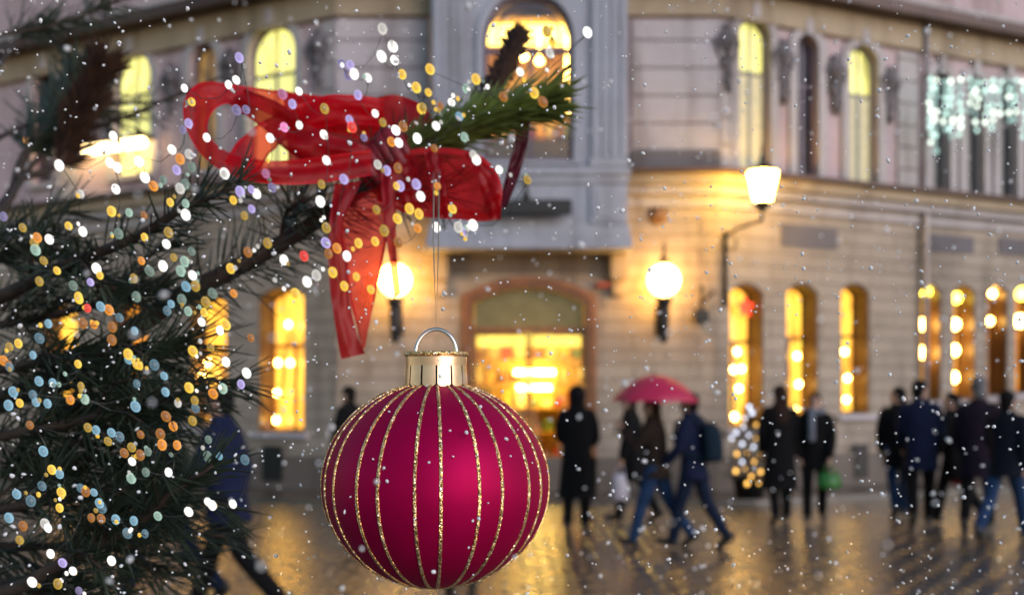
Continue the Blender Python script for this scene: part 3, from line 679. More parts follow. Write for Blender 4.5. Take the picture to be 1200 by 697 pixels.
def person(px, py_feet, yaw, label, H=1.70, stride=.5, lead=1, coat='black', coat_len=.30, trousers='black', hair=('black', 'short'), arms=((.15, .25), (-.1, .25)), hood=None, scarf=None, group=None, lean=.04, headturn=0, spread=.0):
    """lead: which leg (+1 right, -1 left) is in front; arms: (pitch, elbow) for left and right"""
    d = F * EYE / (py_feet - 462); X = (px - 600) / F * d
    k = H / 1.72
    W = Matrix.Translation((X, d, 0)) @ Matrix.Rotation(yaw, 4, 'Z') @ Matrix.Scale(k, 4)
    hipz = .90
    legs = {}
    for sg in (-1, 1):
        front = sg == lead
        a = stride * .5 if front else -stride * .5
        bend = .08 if front else min(.6, .10 + stride * .32)
        hip = Vector((.092 * sg, 0, 0)); knee = hip + Vector((.01 * sg, math.sin(a) * .42, -math.cos(a) * .42))
        bs = a - bend; ank = knee + Vector((.0, math.sin(bs) * .41, -math.cos(bs) * .41))
        pitch = (.18 if front else -.6) * min(1, stride / .6)
        fd = Vector((.12 * sg, math.cos(pitch), math.sin(pitch))).normalized()
        up = Vector((0, -math.sin(pitch), math.cos(pitch)))
        legs[sg] = (hip, knee, ank, fd, up)
    lowest = min(min((l[2] - l[4] * .085 - l[3] * .06).z, (l[2] - l[4] * .085 + l[3] * .17).z) for l in legs.values())
    up0 = -lowest; off = Vector((0, 0, up0))
    for sg in legs: h, kn, an, fd, u = legs[sg]; legs[sg] = (h + off, kn + off, an + off, fd, u)
    hz = up0
    def sp(z, f=0): return Vector((0, lean * (z) * 1.6 + f, hz + z))     # spine point z above the hips
    sh = {}
    for i, sg in enumerate((-1, 1)):
        p, e = arms[i]
        s0 = sp(.50) + Vector((.185 * sg, 0, -.015)); ab = .12 + spread
        el = s0 + Vector((sg * math.sin(ab) * .28, math.sin(p) * .28, -math.cos(p) * math.cos(ab) * .28))
        q = p + e; wr = el + Vector((-sg * .03, math.sin(q) * .25, -math.cos(q) * .25)); dr = (wr - el).normalized()
        sh[sg] = (s0, el, wr, dr)
    hc = sp(.70) + Vector((0, .02, 0)); HR = Matrix.Rotation(headturn, 3, 'Z')
    # body: one continuous surface
    b = MB()
    b.loft([(sp(-.08), .10, .08), (sp(0), .15, .105), (sp(.12), .14, .095), (sp(.25), .145, .10), (sp(.4), .165, .105), (sp(.5), .15, .085), (sp(.55), .07, .06)], 20)
    b.limb([sp(.50), sp(.58), sp(.64)], [.062, .056, .058])
    b.ball(hc + Vector((0, -.01, .03)), (.076, .095, .098), 18, 12, M=HR)
    b.ball(hc + HR @ Vector((0, .035, -.05)), (.055, .058, .062), 16, 10, M=HR)
    b.ball(hc + HR @ Vector((0, .085, -.02)), (.014, .02, .022), 10, 7, M=HR); b.ball(hc + HR @ Vector((0, .085, -.075)), (.024, .012, .01), 10, 7, M=HR)
    b.ball(hc + HR @ Vector((0, .075, .035)), (.055, .02, .012), 10, 7, M=HR)
    for sg in (-1, 1): b.ball(hc + HR @ Vector((.078 * sg, -.01, -.01)), (.012, .022, .032), 8, 6, M=HR)
    for sg in (-1, 1):
        h, kn, an, fd, u = legs[sg]; b.limb([h, h.lerp(kn, .5), kn, kn.lerp(an, .35), an], [.082, .07, .052, .053, .037])
        b.limb([an - fd * .03 - u * .03, an + fd * .08 - u * .055, an + fd * .15 - u * .065], [.036, .033, .022])
        s0, el, wr, dr = sh[sg]; b.limb([s0, s0.lerp(el, .5), el, el.lerp(wr, .3), wr], [.052, .046, .038, .039, .027])
        side = Vector((0, 1, 0)); side = (side - dr * side.dot(dr)).normalized(); pal = dr.cross(side) * -sg * (1)
        pm = wr + dr * .06; b.limb([wr, wr + dr * .03, pm + dr * .02], [.026, .03, .031], 10)
        for j, ln in enumerate((.072, .082, .076, .058)):
            r0 = wr + dr * .085 + side * (.027 - .018 * j); inn = Vector((-sg, 0, 0))
            b.limb([r0 - dr * .03, r0 + dr * ln * .45 + inn * .006, r0 + dr * ln * .75 + inn * .02, r0 + dr * ln * .92 + inn * .034], [.0095, .0088, .008, .007], 8)
        t0 = wr + dr * .035 + side * .024; b.limb([t0 - side * .01, t0 + dr * .02 + side * .022, t0 + dr * .045 + side * .028 + Vector((-sg * .01, 0, 0))], [.013, .011, .008], 8)
    body = remesh(b, 'person', SKIN, None, .0075, None, 2)
    body.matrix_basis = W; tag(body, label, 'person', group)
    def kid(mb, name, m, voxel=.013, it=5):
        o = remesh(mb, name, m, None, voxel, None, it); o.parent = body; return o
    for sg in (-1, 1):
        e = MB(); e.ball(hc + HR @ Vector((.03 * sg, .083, .012)), (.012, .008, .009), 10, 7, M=HR); o = e.build('eye', EYEM); o.parent = body
    # trousers
    t = MB(); t.loft([(sp(-.10), .10, .09), (sp(-.03), .165, .12), (sp(.06), .16, .115), (sp(.14), .14, .10)], 20)
    for sg in (-1, 1):
        h, kn, an, fd, u = legs[sg]; t.limb([h + Vector((0, 0, .02)), h.lerp(kn, .5), kn, kn.lerp(an, .4), an + u * .0], [.098, .088, .072, .070, .062])
    kid(t, 'trousers', CL[trousers])
    # shoes
    for sg in (-1, 1):
        h, kn, an, fd, u = legs[sg]; s_ = MB()
        s_.limb([an - fd * .045 - u * .04, an + fd * .03 - u * .045, an + fd * .12 - u * .056, an + fd * .175 - u * .062], [.046, .047, .042, .03], 14)
        s_.limb([an - u * .03, an + u * .05], [.05, .055], 12); kid(s_, 'shoe', LEATHER, .011, 3)
    # coat with sleeves and collar
    c = MB(); L = coat_len; fl = .03 + max(0, L - .3) * .14
    rings = [(sp(-L) + Vector((0, -lean * L * .8, 0)), .175 + fl, .145 + fl)]
    if L > .35: rings.append((sp(-L * .5), .18 + fl * .5, .145 + fl * .5))
    rings += [(sp(-.02), .185, .145), (sp(.12), .175, .135), (sp(.28), .185, .14), (sp(.42), .195, .138), (sp(.50), .185, .12), (sp(.55), .12, .10), (sp(.60), .085, .085), (sp(.615), .08, .08)]
    c.loft(rings, 22)
    for sg in (-1, 1):
        s0, el, wr, dr = sh[sg]; c.limb([s0 + Vector((-sg * .03, 0, 0)), s0.lerp(el, .5), el, el.lerp(wr, .5), wr - dr * .005], [.082, .075, .066, .062, .052])
    kid(c, 'coat', CL[coat])
    # hair or hood
    if hood:
        h = MB(); h.ball(hc + Vector((0, -.03, .02)), (.115, .125, .14), 18, 12); h.loft([(sp(.50), .17, .12), (sp(.58), .11, .10), (hc + Vector((0, -.02, -.04)), .10, .10)], 18); kid(h, 'hood', CL[hood])
        h = MB(); h.ball(hc + HR @ Vector((0, .0, .04)), (.07, .08, .08)); o = h.build('hair', HAIR[hair[0]], None, True); o.parent = body
    else:
        h = MB(); h.ball(hc + HR @ Vector((0, -.022, .045)), (.087, .102, .095), 18, 12, M=HR); h.ball(hc + HR @ Vector((0, -.05, -.02)), (.078, .07, .085), 14, 9, M=HR)
        if hair[1] == 'long':
            h.loft([(hc + HR @ Vector((0, -.06, .03)), .085, .06), (hc + HR @ Vector((0, -.075, -.1)), .095, .05), (hc + HR @ Vector((0, -.115, -.24)), .105, .045), (hc + HR @ Vector((0, -.14, -.36)), .07, .03)], 16)
        if hair[1] == 'hat':
            kid(h, 'hair', HAIR[hair[0]], .011, 3); h = MB(); h.ball(hc + HR @ Vector((0, -.015, .065)), (.098, .112, .085), 18, 12); h.limb([hc + Vector((-.05, -.01, .14)), hc + Vector((.05, -.01, .14))], [.03, .03]); kid(h, 'knit_hat', CL['grey'])
        else: kid(h, 'hair', HAIR[hair[0]], .011, 3)
    if scarf:
        s_ = MB(); n = 20
        s_.tube([sp(.585) + Vector((.105 * math.cos(a), .10 * math.sin(a), .01 * math.sin(2 * a))) for a in [2 * math.pi * i / n for i in range(n + 1)]], .042, 10)
        s_.limb([sp(.56) + Vector((.04, .11, 0)), sp(.42) + Vector((.05, .165, 0)), sp(.22) + Vector((.05, .165, 0))], [.045, .05, .055]); kid(s_, 'scarf', CL[scarf])
    return body, W, sh, sp

def backpack(px_body, label, m):
    body, W, sh, sp = px_body
    b = MB(); b.loft([(sp(.06, -.22), .14, .075), (sp(.1, -.24), .165, .10), (sp(.3, -.24), .17, .105), (sp(.45, -.23), .14, .085), (sp(.5, -.2), .08, .05)], 18)
    o = remesh(b, 'backpack', m, None, .013, None, 5)
    root = empty('backpack'); root.matrix_basis = W; tag(root, label, 'backpack')
    o.name = 'bag_body'; o.parent = root
    for sg in (-1, 1):
        s_ = MB(); s_.tube([sp(.44, -.17) + Vector((sg * .1, 0, 0)), sp(.545, -.06) + Vector((sg * .115, 0, .02)), sp(.5, .13) + Vector((sg * .12, 0, 0)), sp(.3, .17) + Vector((sg * .14, 0, 0)), sp(.15, .05) + Vector((sg * .2, 0, 0)), sp(.12, -.16) + Vector((sg * .14, 0, 0))], .02, 8)
        s = s_.build('strap', m, None, True); s.parent = root
def carrier(pb, sg, label, name, m, h=.38, w=.30, th=.12, cat='bag'):
    body, W, sh, sp = pb
    s0, el, wr, dr = sh[sg]; hp = W @ (wr + dr * .10); root = tag(empty(name, hp), label, cat)
    b = MB(); n = 18; rings = []
    for z, f in ((-h - .12, .8), (-h - .10, .98), (-h * .6 - .1, 1.05), (-.2, .95), (-.12, .85)): rings.append((hp + Vector((0, 0, z)), w / 2 * f, th / 2 * f))
    b.loft(rings, n); b.build('bag_body', m, root, True)
    for s in (-1, 1):
        b = MB(); b.tube([hp + Vector((-w * .28, s * th * .35, -.13)), hp + Vector((-.03, s * .01, -.005)), hp + Vector((.03, s * .01, -.005)), hp + Vector((w * .28, s * th * .35, -.13))], .007, 6); b.build('handle', m, root, True)

person(266, 724, R(82), 'striding person in a navy jacket and dark trousers behind the pine branches', H=1.74, stride=.78, lead=1, coat='walker', coat_len=.16, trousers='black', arms=((.3, .5), (-.25, .4)))
person(192, 712, R(78), 'person in dark blue mostly hidden behind the dense lower pine needles', H=1.70, stride=.75, lead=-1, coat='dknavy', coat_len=.2, trousers='dkjeans', arms=((.2, .5), (-.2, .4)))
person(412, 602, R(60), 'person whose dark head shows just left of the bauble top', H=1.74, stride=.4, coat='black', trousers='black')
person(541, 691, R(10), 'person hidden by the bauble with dark shoes showing under it', H=1.66, stride=.12, coat='dknavy', trousers='black')
person(676, 622, R(-8), 'woman in a long black hooded coat standing before the shop door', H=1.72, stride=.12, coat='black', coat_len=.52, trousers='black', hood='black', arms=((.35, .9), (.3, .9)), lean=.0)
pc = person(742, 612, R(70), 'person in black at the left under the crimson umbrella carrying a white bag', H=1.66, stride=.5, lead=-1, coat='black', coat_len=.35, trousers='black', arms=((.05, .2), (.0, .2)))
pb = person(769, 640, R(66), 'long haired person in light blue jeans in the middle under the crimson umbrella', H=1.64, stride=.66, lead=-1, coat='brown', coat_len=.10, trousers='jeans', hair=('brown', 'long'), arms=((.55, 1.9), (-.15, .4)))
pd = person(813, 642, R(58), 'person in a navy jacket and backpack at the right under the umbrella', H=1.66, stride=.58, lead=-1, coat='navy', coat_len=.14, trousers='dkjeans', arms=((.2, .6), (-.1, .5)))
backpack(pd, 'dark rounded backpack worn by the person right under the umbrella', CL['teal'])
person(914, 612, R(4), 'person in a long black coat, left one of the pair behind the little tree', H=1.74, stride=.2, coat='black', coat_len=.5, trousers='black', hair=('brown', 'long'), lean=0)
pe = person(955, 612, R(165), 'person in a black coat with pale scarf holding a green bag', H=1.64, stride=.35, coat='black', coat_len=.22, trousers='black', hair=('brown', 'short'), scarf='scarf')
person(1053, 606, R(-6), 'dark coated person at the left rear of the right hand group', H=1.72, stride=.4, headturn=.9, coat='black', coat_len=.25, trousers='jeans')
person(1079, 616, R(-18), 'tall person in navy jacket and black trousers seen from behind left of the red bag', H=1.82, headturn=-.7, stride=.55, lead=1, coat='navy', coat_len=.24, trousers='black', arms=((.15, .5), (.2, .6)))
pf = person(1119, 614, R(38), 'person in black carrying a small red bag in the right hand group', H=1.66, headturn=.6, stride=.55, lead=-1, coat='black', coat_len=.32, trousers='black')
person(1146, 622, R(-32), 'person in a purple grey coat and grey knit hat at the right', H=1.80, headturn=.5, stride=.45, coat='purple', coat_len=.3, trousers='black', hair=('grey', 'hat'))
person(1178, 634, R(-50), 'striding person in dark navy jacket and blue jeans nearest the right edge', H=1.72, stride=.75, lead=1, coat='dknavy', coat_len=.14, trousers='jeans', arms=((.3, .6), (-.2, .4)))
carrier(pc, -1, 'white plastic carrier bag held low beside the person in black under the umbrella', 'carrier_bag', mat('white plastic', (.45, .43, .5), .35), w=.2, h=.34, th=.08)
carrier(pe, -1, 'bright green shopping bag held by the person with the pale scarf', 'shopping_bag', mat('green plastic', (.03, .17, .025), .4), h=.2, w=.3, th=.22)
carrier(pf, 1, 'small bright red bag low in the right hand group', 'handbag', mat('red leather', (.6, .015, .02), .35), h=.14, w=.18, th=.1)

# umbrella
d = F * EYE / 176
hp = pb[1] @ (pb[2][-1][2] + pb[2][-1][3] * .07)
apex = at(768, 439, hp.y); cr = .50
um = tag(empty('umbrella', hp), 'open crimson umbrella shared by the three walkers right of the door', 'umbrella')
UMB = mat('crimson umbrella cloth', (.42, .012, .06), .55, 0, .12, 6, .1)
b = MB(); nr, na = 7, 48; vs = []
for j in range(nr + 1):
    f = j / nr
    for k in range(na):
        a = 2 * math.pi * k / na; sc = abs(math.sin(a * 4)); rr = cr * f * (1 - .05 * f * sc); z = -.30 * (f ** 1.9) + .012 * f * sc
        vs.append(apex + Vector((rr * math.cos(a), rr * math.sin(a), z)))
b.add(vs, [(j * na + k, j * na + (k + 1) % na, (j + 1) * na + (k + 1) % na, (j + 1) * na + k) for j in range(nr) for k in range(na)])
cn = b.build('canopy', UMB, um, True); sd = cn.modifiers.new('thick', 'SOLIDIFY'); sd.thickness = .003
b = MB(); b.tube([apex + Vector((0, 0, .05)), apex.lerp(hp, .5), hp + (hp - apex).normalized() * .05], .008, 8); b.build('shaft', M['iron'], um, True)
b = MB(); dv = (hp - apex).normalized(); b.limb([hp - dv * .05, hp + dv * .09], [.016, .016]); b.build('handle', LEATHER, um, True)
for k in range(8):
    a = k * math.pi / 4; b = MB(); P = []
    for j in range(8): f = j / 7; P.append(apex + Vector((cr * f * math.cos(a), cr * f * math.sin(a), -.30 * f ** 1.9 - .008)))
    b.tube(P, .004, 5); b.build('rib', M['iron'], um)

# little lit tree in a tub by the wall
NEEDLE_FAR = mat('dark fir needles', (.014, .024, .013), .6, 0, .5, 12, 0)
tc = at(878, 586, 15.9); tc.z = .0
lt = tag(empty('christmas_tree', tc), 'small decorated christmas tree in a dark tub left of the pair in black', 'christmas tree')
b = MB(); b.lathe([(.20, .02), (.25, .34), (.27, .36), (.27, .40), (.24, .40), (.22, .34)], 20, tc); b.build('tub', M['blackbox'], lt, True)
b = MB(); b.tube([tc + Vector((0, 0, .3)), tc + Vector((0, 0, 1.5))], [.03, .008], 8); b.build('trunk', M['darkwood'], lt)
b = MB(); rnd = random.Random(3)
for i in range(900):
    z = rnd.uniform(.42, 1.5); rr = (1.56 - z) * .38; a = rnd.uniform(0, 6.283); q = rr * rnd.uniform(.3, 1.1)
    p = tc + Vector((q * math.cos(a), q * math.sin(a), z - q * .2)); dr = Vector((math.cos(a), math.sin(a), rnd.uniform(-.2, .35))).normalized()
    sd_ = dr.cross(Vector((0, 0, 1))).normalized()
    for j in range(9):
        t0 = p + dr * (j * .012 - .04); sg = 1 if j % 2 else -1; e = t0 + dr * .035 + sd_ * sg * .045 + Vector((0, 0, rnd.uniform(-.012, .02)))
        b.add([t0 - dr * .007, t0 + dr * .007, e, ], [(0, 1, 2)])
b.build('crown', NEEDLE_FAR, lt)
ll = tag(empty('tree_lights', tc + Vector((0, 0, .4))), 'warm and white bulbs wound round the little tree by the wall', 'string lights')
BW = emat('tree bulb white', (.75, .82, 1.0), 1.9); BA = emat('tree bulb amber', (1.0, .52, .10), 2.2)
pts = [(876, 477), (880, 484), (872, 490), (868, 500), (884, 498), (861, 507), (874, 510), (883, 514), (893, 514), (866, 520), (880, 524), (855, 514), (895, 524), (872, 531), (888, 533), (865, 541), (880, 541), (895, 546), (868, 549), (887, 553), (902, 565), (875, 558), (860, 532), (897, 556), (905, 575), (858, 552), (885, 566), (870, 566)]
P = [tc + Vector(((x - 878) / F * 15.6, -(.12 + .24 * (y - 475) / 110) + .05 * (i % 3), EYE + (462 - y) / F * 15.6)) for i, (x, y) in enumerate(pts)]
b = MB(); b.tube(P, .004, 4); b.build('cord', M['iron'], ll)
for i, p in enumerate(P):
    b = MB(); r_ = rnd.uniform(.013, .032); b.ball(p, (r_, r_, r_ * 1.15), 10, 7); b.build('bulb', BA if rnd.random() < .7 else BW, ll, True)

# ------------------------------------------------------------------ the crimson bauble
bc = at(511, 567, .36); RX, RZ = .0397, .0358
bt = tag(empty('bauble', bc), 'large crimson bauble with gold glitter stripes hanging in front from a thin string', 'bauble')
bm_, nt, bs = new_mat('crimson satin'); co = texco(nt)
n = noise(nt, co, 45, 5, .6)
lnk(nt, ramp(nt, n, [(.3, (.30, .0008, .040)), (.7, (.37, .0012, .054))]), bs.inputs['Base Color'])
bs.inputs['Metallic'].default_value = .40; bs.inputs['Roughness'].default_value = .50; bs.inputs['Specular Tint'].default_value = (1, .12, .42, 1)
bump(nt, bs, noise(nt, co, 1400, 2, .5), .06, .0001)
b = MB(); b.ball(bc, (RX, RX, RZ), 96, 64); b.build('ball', bm_, bt, True)
gm, nt, gs = new_mat('gold glitter'); co = texco(nt)
vo = nt.nodes.new('ShaderNodeTexVoronoi'); vo.inputs['Scale'].default_value = 2600; lnk(nt, co, vo.inputs['Vector'])
sep = nt.nodes.new('ShaderNodeSeparateColor'); lnk(nt, vo.outputs['Color'], sep.inputs[0])
lnk(nt, ramp(nt, sep.outputs[0], [(.0, (.30, .12, .02)), (.35, (.75, .42, .12)), (.75, (1, .72, .30)), (1, (1, .92, .75))]), gs.inputs['Base Color'])
gs.inputs['Metallic'].default_value = .8; gs.inputs['Roughness'].default_value = .3
geo = nt.nodes.new('ShaderNodeNewGeometry'); vm = nt.nodes.new('ShaderNodeVectorMath'); vm.operation = 'SUBTRACT'; lnk(nt, vo.outputs['Color'], vm.inputs[0]); vm.inputs[1].default_value = (.5, .5, .5)
vs_ = nt.nodes.new('ShaderNodeVectorMath'); vs_.operation = 'MULTIPLY_ADD'; lnk(nt, vm.outputs[0], vs_.inputs[0]); vs_.inputs[1].default_value = (1.1, 1.1, 1.1); lnk(nt, geo.outputs['Normal'], vs_.inputs[2])
vn = nt.nodes.new('ShaderNodeVectorMath'); vn.operation = 'NORMALIZE'; lnk(nt, vs_.outputs[0], vn.inputs[0]); lnk(nt, vn.outputs[0], gs.inputs['Normal'])
for pr in range(12):
    for off in (-6, 6):
        th = R(pr * 30 + off + .5); b = MB(); n = 80; w_ = .00063; vs = []; rnd = random.Random(pr * 2 + off)
        for i in range(n + 1):
            ph = math.pi * (.085 + .90 * i / n); rr = RX * math.sin(ph); ww = min(w_ * rnd.uniform(.85, 1.15), rr * .5)
            e = Vector((math.cos(th), math.sin(th), 0)); tg = Vector((-math.sin(th), math.cos(th), 0))
            ctr = bc + e * rr + Vector((0, 0, RZ * math.cos(ph))); nn = Vector((e.x * math.sin(ph) / RX, e.y * math.sin(ph) / RX, math.cos(ph) / RZ)).normalized()
            vs += [ctr - tg * ww - nn * .0002, ctr - tg * ww * .7 + nn * .00032, ctr + nn * .0004 * rnd.uniform(.6, 1.3), ctr + tg * ww * .7 + nn * .00032, ctr + tg * ww - nn * .0002]
        b.add(vs, [(i * 5 + k, i * 5 + k + 1, i * 5 + k + 6, i * 5 + k + 5) for i in range(n) for k in range(4)]); b.build('glitter_stripe', gm, bt)
GOLD = mat('rose gold cap', (.88, .57, .38), .30, 1, .08, 300, .08, .0002)
cz = bc.z + RZ * .964 + .0026; b = MB(); cr_ = .0106; n = 104; h = .0098; vs = []
for z, dr in ((1, 0), (.9, 0), (.86, .0002), (.55, .0001), (0, .0005)):
    for k in range(n):
        a = 2 * math.pi * k / n; ph = (k % 8) / 8.0 * 2 - 1 + .125; low = -.002 * math.sqrt(max(0, 1 - ph * ph)) if z == 0 else 0
        r_ = cr_ + dr; vs.append(Vector((bc.x + r_ * math.cos(a), bc.y + r_ * math.sin(a), cz + z * h + low - .001)))
fs = [(j * n + k, j * n + (k + 1) % n, (j + 1) * n + (k + 1) % n, (j + 1) * n + k) for j in range(4) for k in range(n) if not (j == 3 and k % 8 == 7)]
fs.append(tuple(range(n))); b.add(vs, fs); cap = b.build('cap', GOLD, bt); sd = cap.modifiers.new('thick', 'SOLIDIFY'); sd.thickness = .0004; sd.offset = -1
b = MB(); b.lathe([(cr_ - .0015, -.003), (cr_ - .001, h * .75)], 32, (bc.x, bc.y, cz)); b.build('neck', M['iron'], cap)
b = MB(); a_ = [Vector((bc.x + cr_ * 1.005 * math.cos(2 * math.pi * k / 48), bc.y + cr_ * 1.005 * math.sin(2 * math.pi * k / 48), cz + h - .0013)) for k in range(49)]
b.tube(a_, .0008, 8, False); b.build('rim', gm, cap, True)
b = MB(); top = cz + h - .001; P = [Vector((bc.x - .0072, bc.y, top - .003))] + [Vector((bc.x + .0072 * math.cos(a), bc.y + .001 * math.sin(a), top + .0085 * math.sin(a))) for a in [math.pi - math.pi * i / 20 for i in range(21)]] + [Vector((bc.x + .0072, bc.y, top - .003))]
b.tube(P, .0007, 8); b.build('hanger_loop', mat('steel loop', (.75, .68, .6), .2, 1, .05, 50, 0), bt, True)
ht = at(511, 196, .545); b = MB(); lp = Vector((bc.x, bc.y, top + .0088)); 
b.tube([ht + Vector((-.0012, 0, 0)), lp + Vector((-.0009, 0, .03)), lp + Vector((0, .0008, -.0006)), lp + Vector((.0009, 0, .03)), ht + Vector((.0016, 0, 0))], .00028, 6)
b.build('hanging_string', mat('grey thread', (.25, .22, .16), .7), bt, True)

# ------------------------------------------------------------------ the big pine whose branches fill the left
def needle_mat(name, col, ro=.55):
    m, nt, b = new_mat(name); n = noise(nt, texco(nt), 60, 3, .6)
    lnk(nt, ramp(nt, n, [(.3, tuple(c * .5 for c in col)), (.7, tuple(c * 1.6 for c in col))]), b.inputs['Base Color']); b.inputs['Roughness'].default_value = ro; b.inputs['Specular IOR Level'].default_value = .3; return m
NEEDLE = needle_mat('pine needles', (.026, .037, .022)); NEEDLE_G = needle_mat('fresh pine needles', (.15, .20, .05)); NEEDLE_B = needle_mat('brown pine needles', (.040, .018, .010), .85)
BARK = mat('pine bark', (.035, .022, .015), .8, 0, .5, 120, .6, .001)
pine = tag(empty('pine_tree', (-.42, .62, 0)), 'tall pine with long dark needles whose branches fill the left of the view', 'pine tree')
b = MB(); b.tube([(-.46, .62, 0), (-.45, .62, 1.0), (-.46, .62, 1.7), (-.45, .62, 2.3)], [.035, .028, .022, .012], 10); b.build('trunk', BARK, pine, True)
rn = random.Random(11)
def sample(P, t):
    t = max(0, min(1, t)) * (len(P) - 1); i = min(int(t), len(P) - 2); return P[i].lerp(P[i + 1], t - i), (P[i + 1] - P[i]).normalized()
def smooth(P, n=24):
    out = []
    for i in range(len(P) - 1):
        p0 = P[max(i - 1, 0)]; p1 = P[i]; p2 = P[i + 1]; p3 = P[min(i + 2, len(P) - 1)]
        m = max(2, n // (len(P) - 1))
        for k in range(m):
            t = k / m; out.append(.5 * ((2 * p1) + (p2 - p0) * t + (2 * p0 - 5 * p1 + 4 * p2 - p3) * t * t + (3 * p1 - p0 - 3 * p2 + p3) * t ** 3))
    out.append(P[-1]); return out
def needles(mb, P, count, ln, r0, t0=0, t1=1, ang=(.5, 1.0), droop=.15):
    for _ in range(count):
        t = rn.uniform(t0, t1); p, dr = sample(P, t); a = rn.uniform(0, 6.283); o = dr.orthogonal().normalized(); o2 = dr.cross(o)
        rad = o * math.cos(a) + o2 * math.sin(a); an = rn.uniform(*ang); v = (dr * math.cos(an) + rad * math.sin(an)).normalized()
        L = ln * rn.uniform(.65, 1.15); bend = Vector((rn.uniform(-.1, .1), rn.uniform(-.1, .1), -droop * rn.random())) + dr * .18
        q1 = p + v * L * .5 + bend * L * .12; q2 = p + v * L + bend * L * .45
        s = v.orthogonal().normalized() * r0; s2 = v.cross(s).normalized() * r0
        vs = []
        for c, f in ((p, .8), (q1, 1), (p + (q2 - p) * .85, .7)): vs += [c + s * f, c - s * .5 * f + s2 * .87 * f, c - s * .5 * f - s2 * .87 * f]
        vs.append(q2); mb.add(vs, [(i * 3 + k, i * 3 + (k + 1) % 3, i * 3 + 3 + (k + 1) % 3, i * 3 + 3 + k) for i in range(2) for k in range(3)] + [(6, 7, 9), (7, 8, 9), (8, 6, 9)])
def branch(pts, r0, r1, nn, ln=.032, nr=.00055, t0=.0, t1=1, mN=None, twigs=0, twl=.06, label=None, ang=(.5, 1.0), tn=70, droop=.15, tt=(.1, .95)):
    P = smooth([at(*p) for p in pts]); n = len(P)
    w = MB(); w.tube(P, [r0 + (r1 - r0) * i / (n - 1) for i in range(n)], 8)
    nb = MB(); needles(nb, P, nn, ln, nr, t0, t1, ang, droop)
    for i in range(twigs):
        t = rn.uniform(*tt); p, dr = sample(P, t); o = dr.orthogonal(); a = rn.uniform(0, 6.283); o = (dr.orthogonal().normalized() * math.cos(a) + dr.cross(dr.orthogonal().normalized()) * math.sin(a))
        v = (dr * .8 + o * .75).normalized(); L = twl * rn.uniform(.6, 1.2); T = smooth([p, p + v * L * .5 + Vector((0, 0, .004)), p + v * L + Vector((.006, 0, -.002))], 8)
        w.tube(T, [r1 * .9 + .0004 - .0004 * j / (len(T) - 1) for j in range(len(T))], 6); needles(nb, T, tn, ln * .9, nr, .1, 1, ang, droop)
    br = w.build('branch', BARK, pine, True)
    if label: br['label'] = label
    nb.build('needles', mN or NEEDLE, br); return br
T0 = -.46  # trunk side: branches start at the trunk, outside the frame
branch([(-330, 600, .62), (40, 455, .6), (200, 355, .58), (330, 285, .57), (440, 212, .56), (530, 150, .55), (580, 130, .55), (618, 118, .55)], .0075, .0012, 200, .033, .0005, .30, .60, None, 3, .035, 'thick main branch carrying the red bow', (.7, 1.4), 60, .12, (.3, .62))
branch([(455, 195, .565), (510, 165, .556), (570, 138, .552), (628, 122, .55)], .003, .001, 1000, .027, .0007, .0, 1, NEEDLE_G, 0, .016, 'bushy green branch tip right of the bow', (.2, .75), 60, .05)
branch([(520, 165, .60), (560, 125, .66), (590, 80, .72), (606, 45, .76)], .003, .0015, 1100, .015, .0012, .30, 1, NEEDLE_B, 0, .02, 'brown upright shoot against the bay window', (.25, .85))
branch([(-330, 470, .6), (-40, 365, .56), (60, 318, .53), (150, 282, .5), (215, 245, .48), (283, 216, .47)], .005, .001, 150, .021, .00055, .3, 1, None, 5, .03, None, (.5, 1.1), 30, .05, (.25, .62))
branch([(-330, 640, .6), (-60, 700, .46), (80, 655, .44), (160, 612, .43), (205, 575, .42), (250, 545, .42)], .004, .0008, 120, .020, .0005, .35, 1, None, 4, .03, None, (.35, .8), 32, .05, (.3, .75))
for pts, tw in (([(-330, 560, .6), (-60, 520, .5), (60, 500, .48), (150, 478, .47), (215, 470, .46)], 13), ([(-330, 600, .6), (-60, 600, .5), (40, 590, .48), (130, 575, .46), (190, 595, .45)], 13),
                ([(-330, 470, .6), (-60, 440, .52), (80, 420, .5), (170, 408, .49), (225, 402, .48)], 14), ([(-330, 520, .6), (-80, 480, .55), (40, 460, .54), (130, 450, .53), (180, 495, .52)], 13),
                ([(-330, 480, .62), (-60, 395, .6), (60, 370, .58), (140, 350, .56), (215, 345, .55)], 13), ([(-330, 560, .6), (-60, 560, .54), (50, 545, .52), (120, 535, .5), (175, 548, .5)], 12),
                ([(-330, 640, .62), (-80, 640, .56), (40, 640, .54), (130, 640, .53), (190, 680, .52)], 12), ([(-330, 640, .62), (-80, 670, .5), (30, 690, .48), (110, 700, .47)], 8),
                ([(-330, 500, .62), (-60, 330, .62), (0, 300, .62), (60, 290, .62), (130, 330, .62)], 9)):
    branch(pts, .0035, .0007, 150, .028, .00047, .3, 1, None, max(4, tw * 6 // 10), .042, None, (.35, .8), 42, .05, (.3, .82))
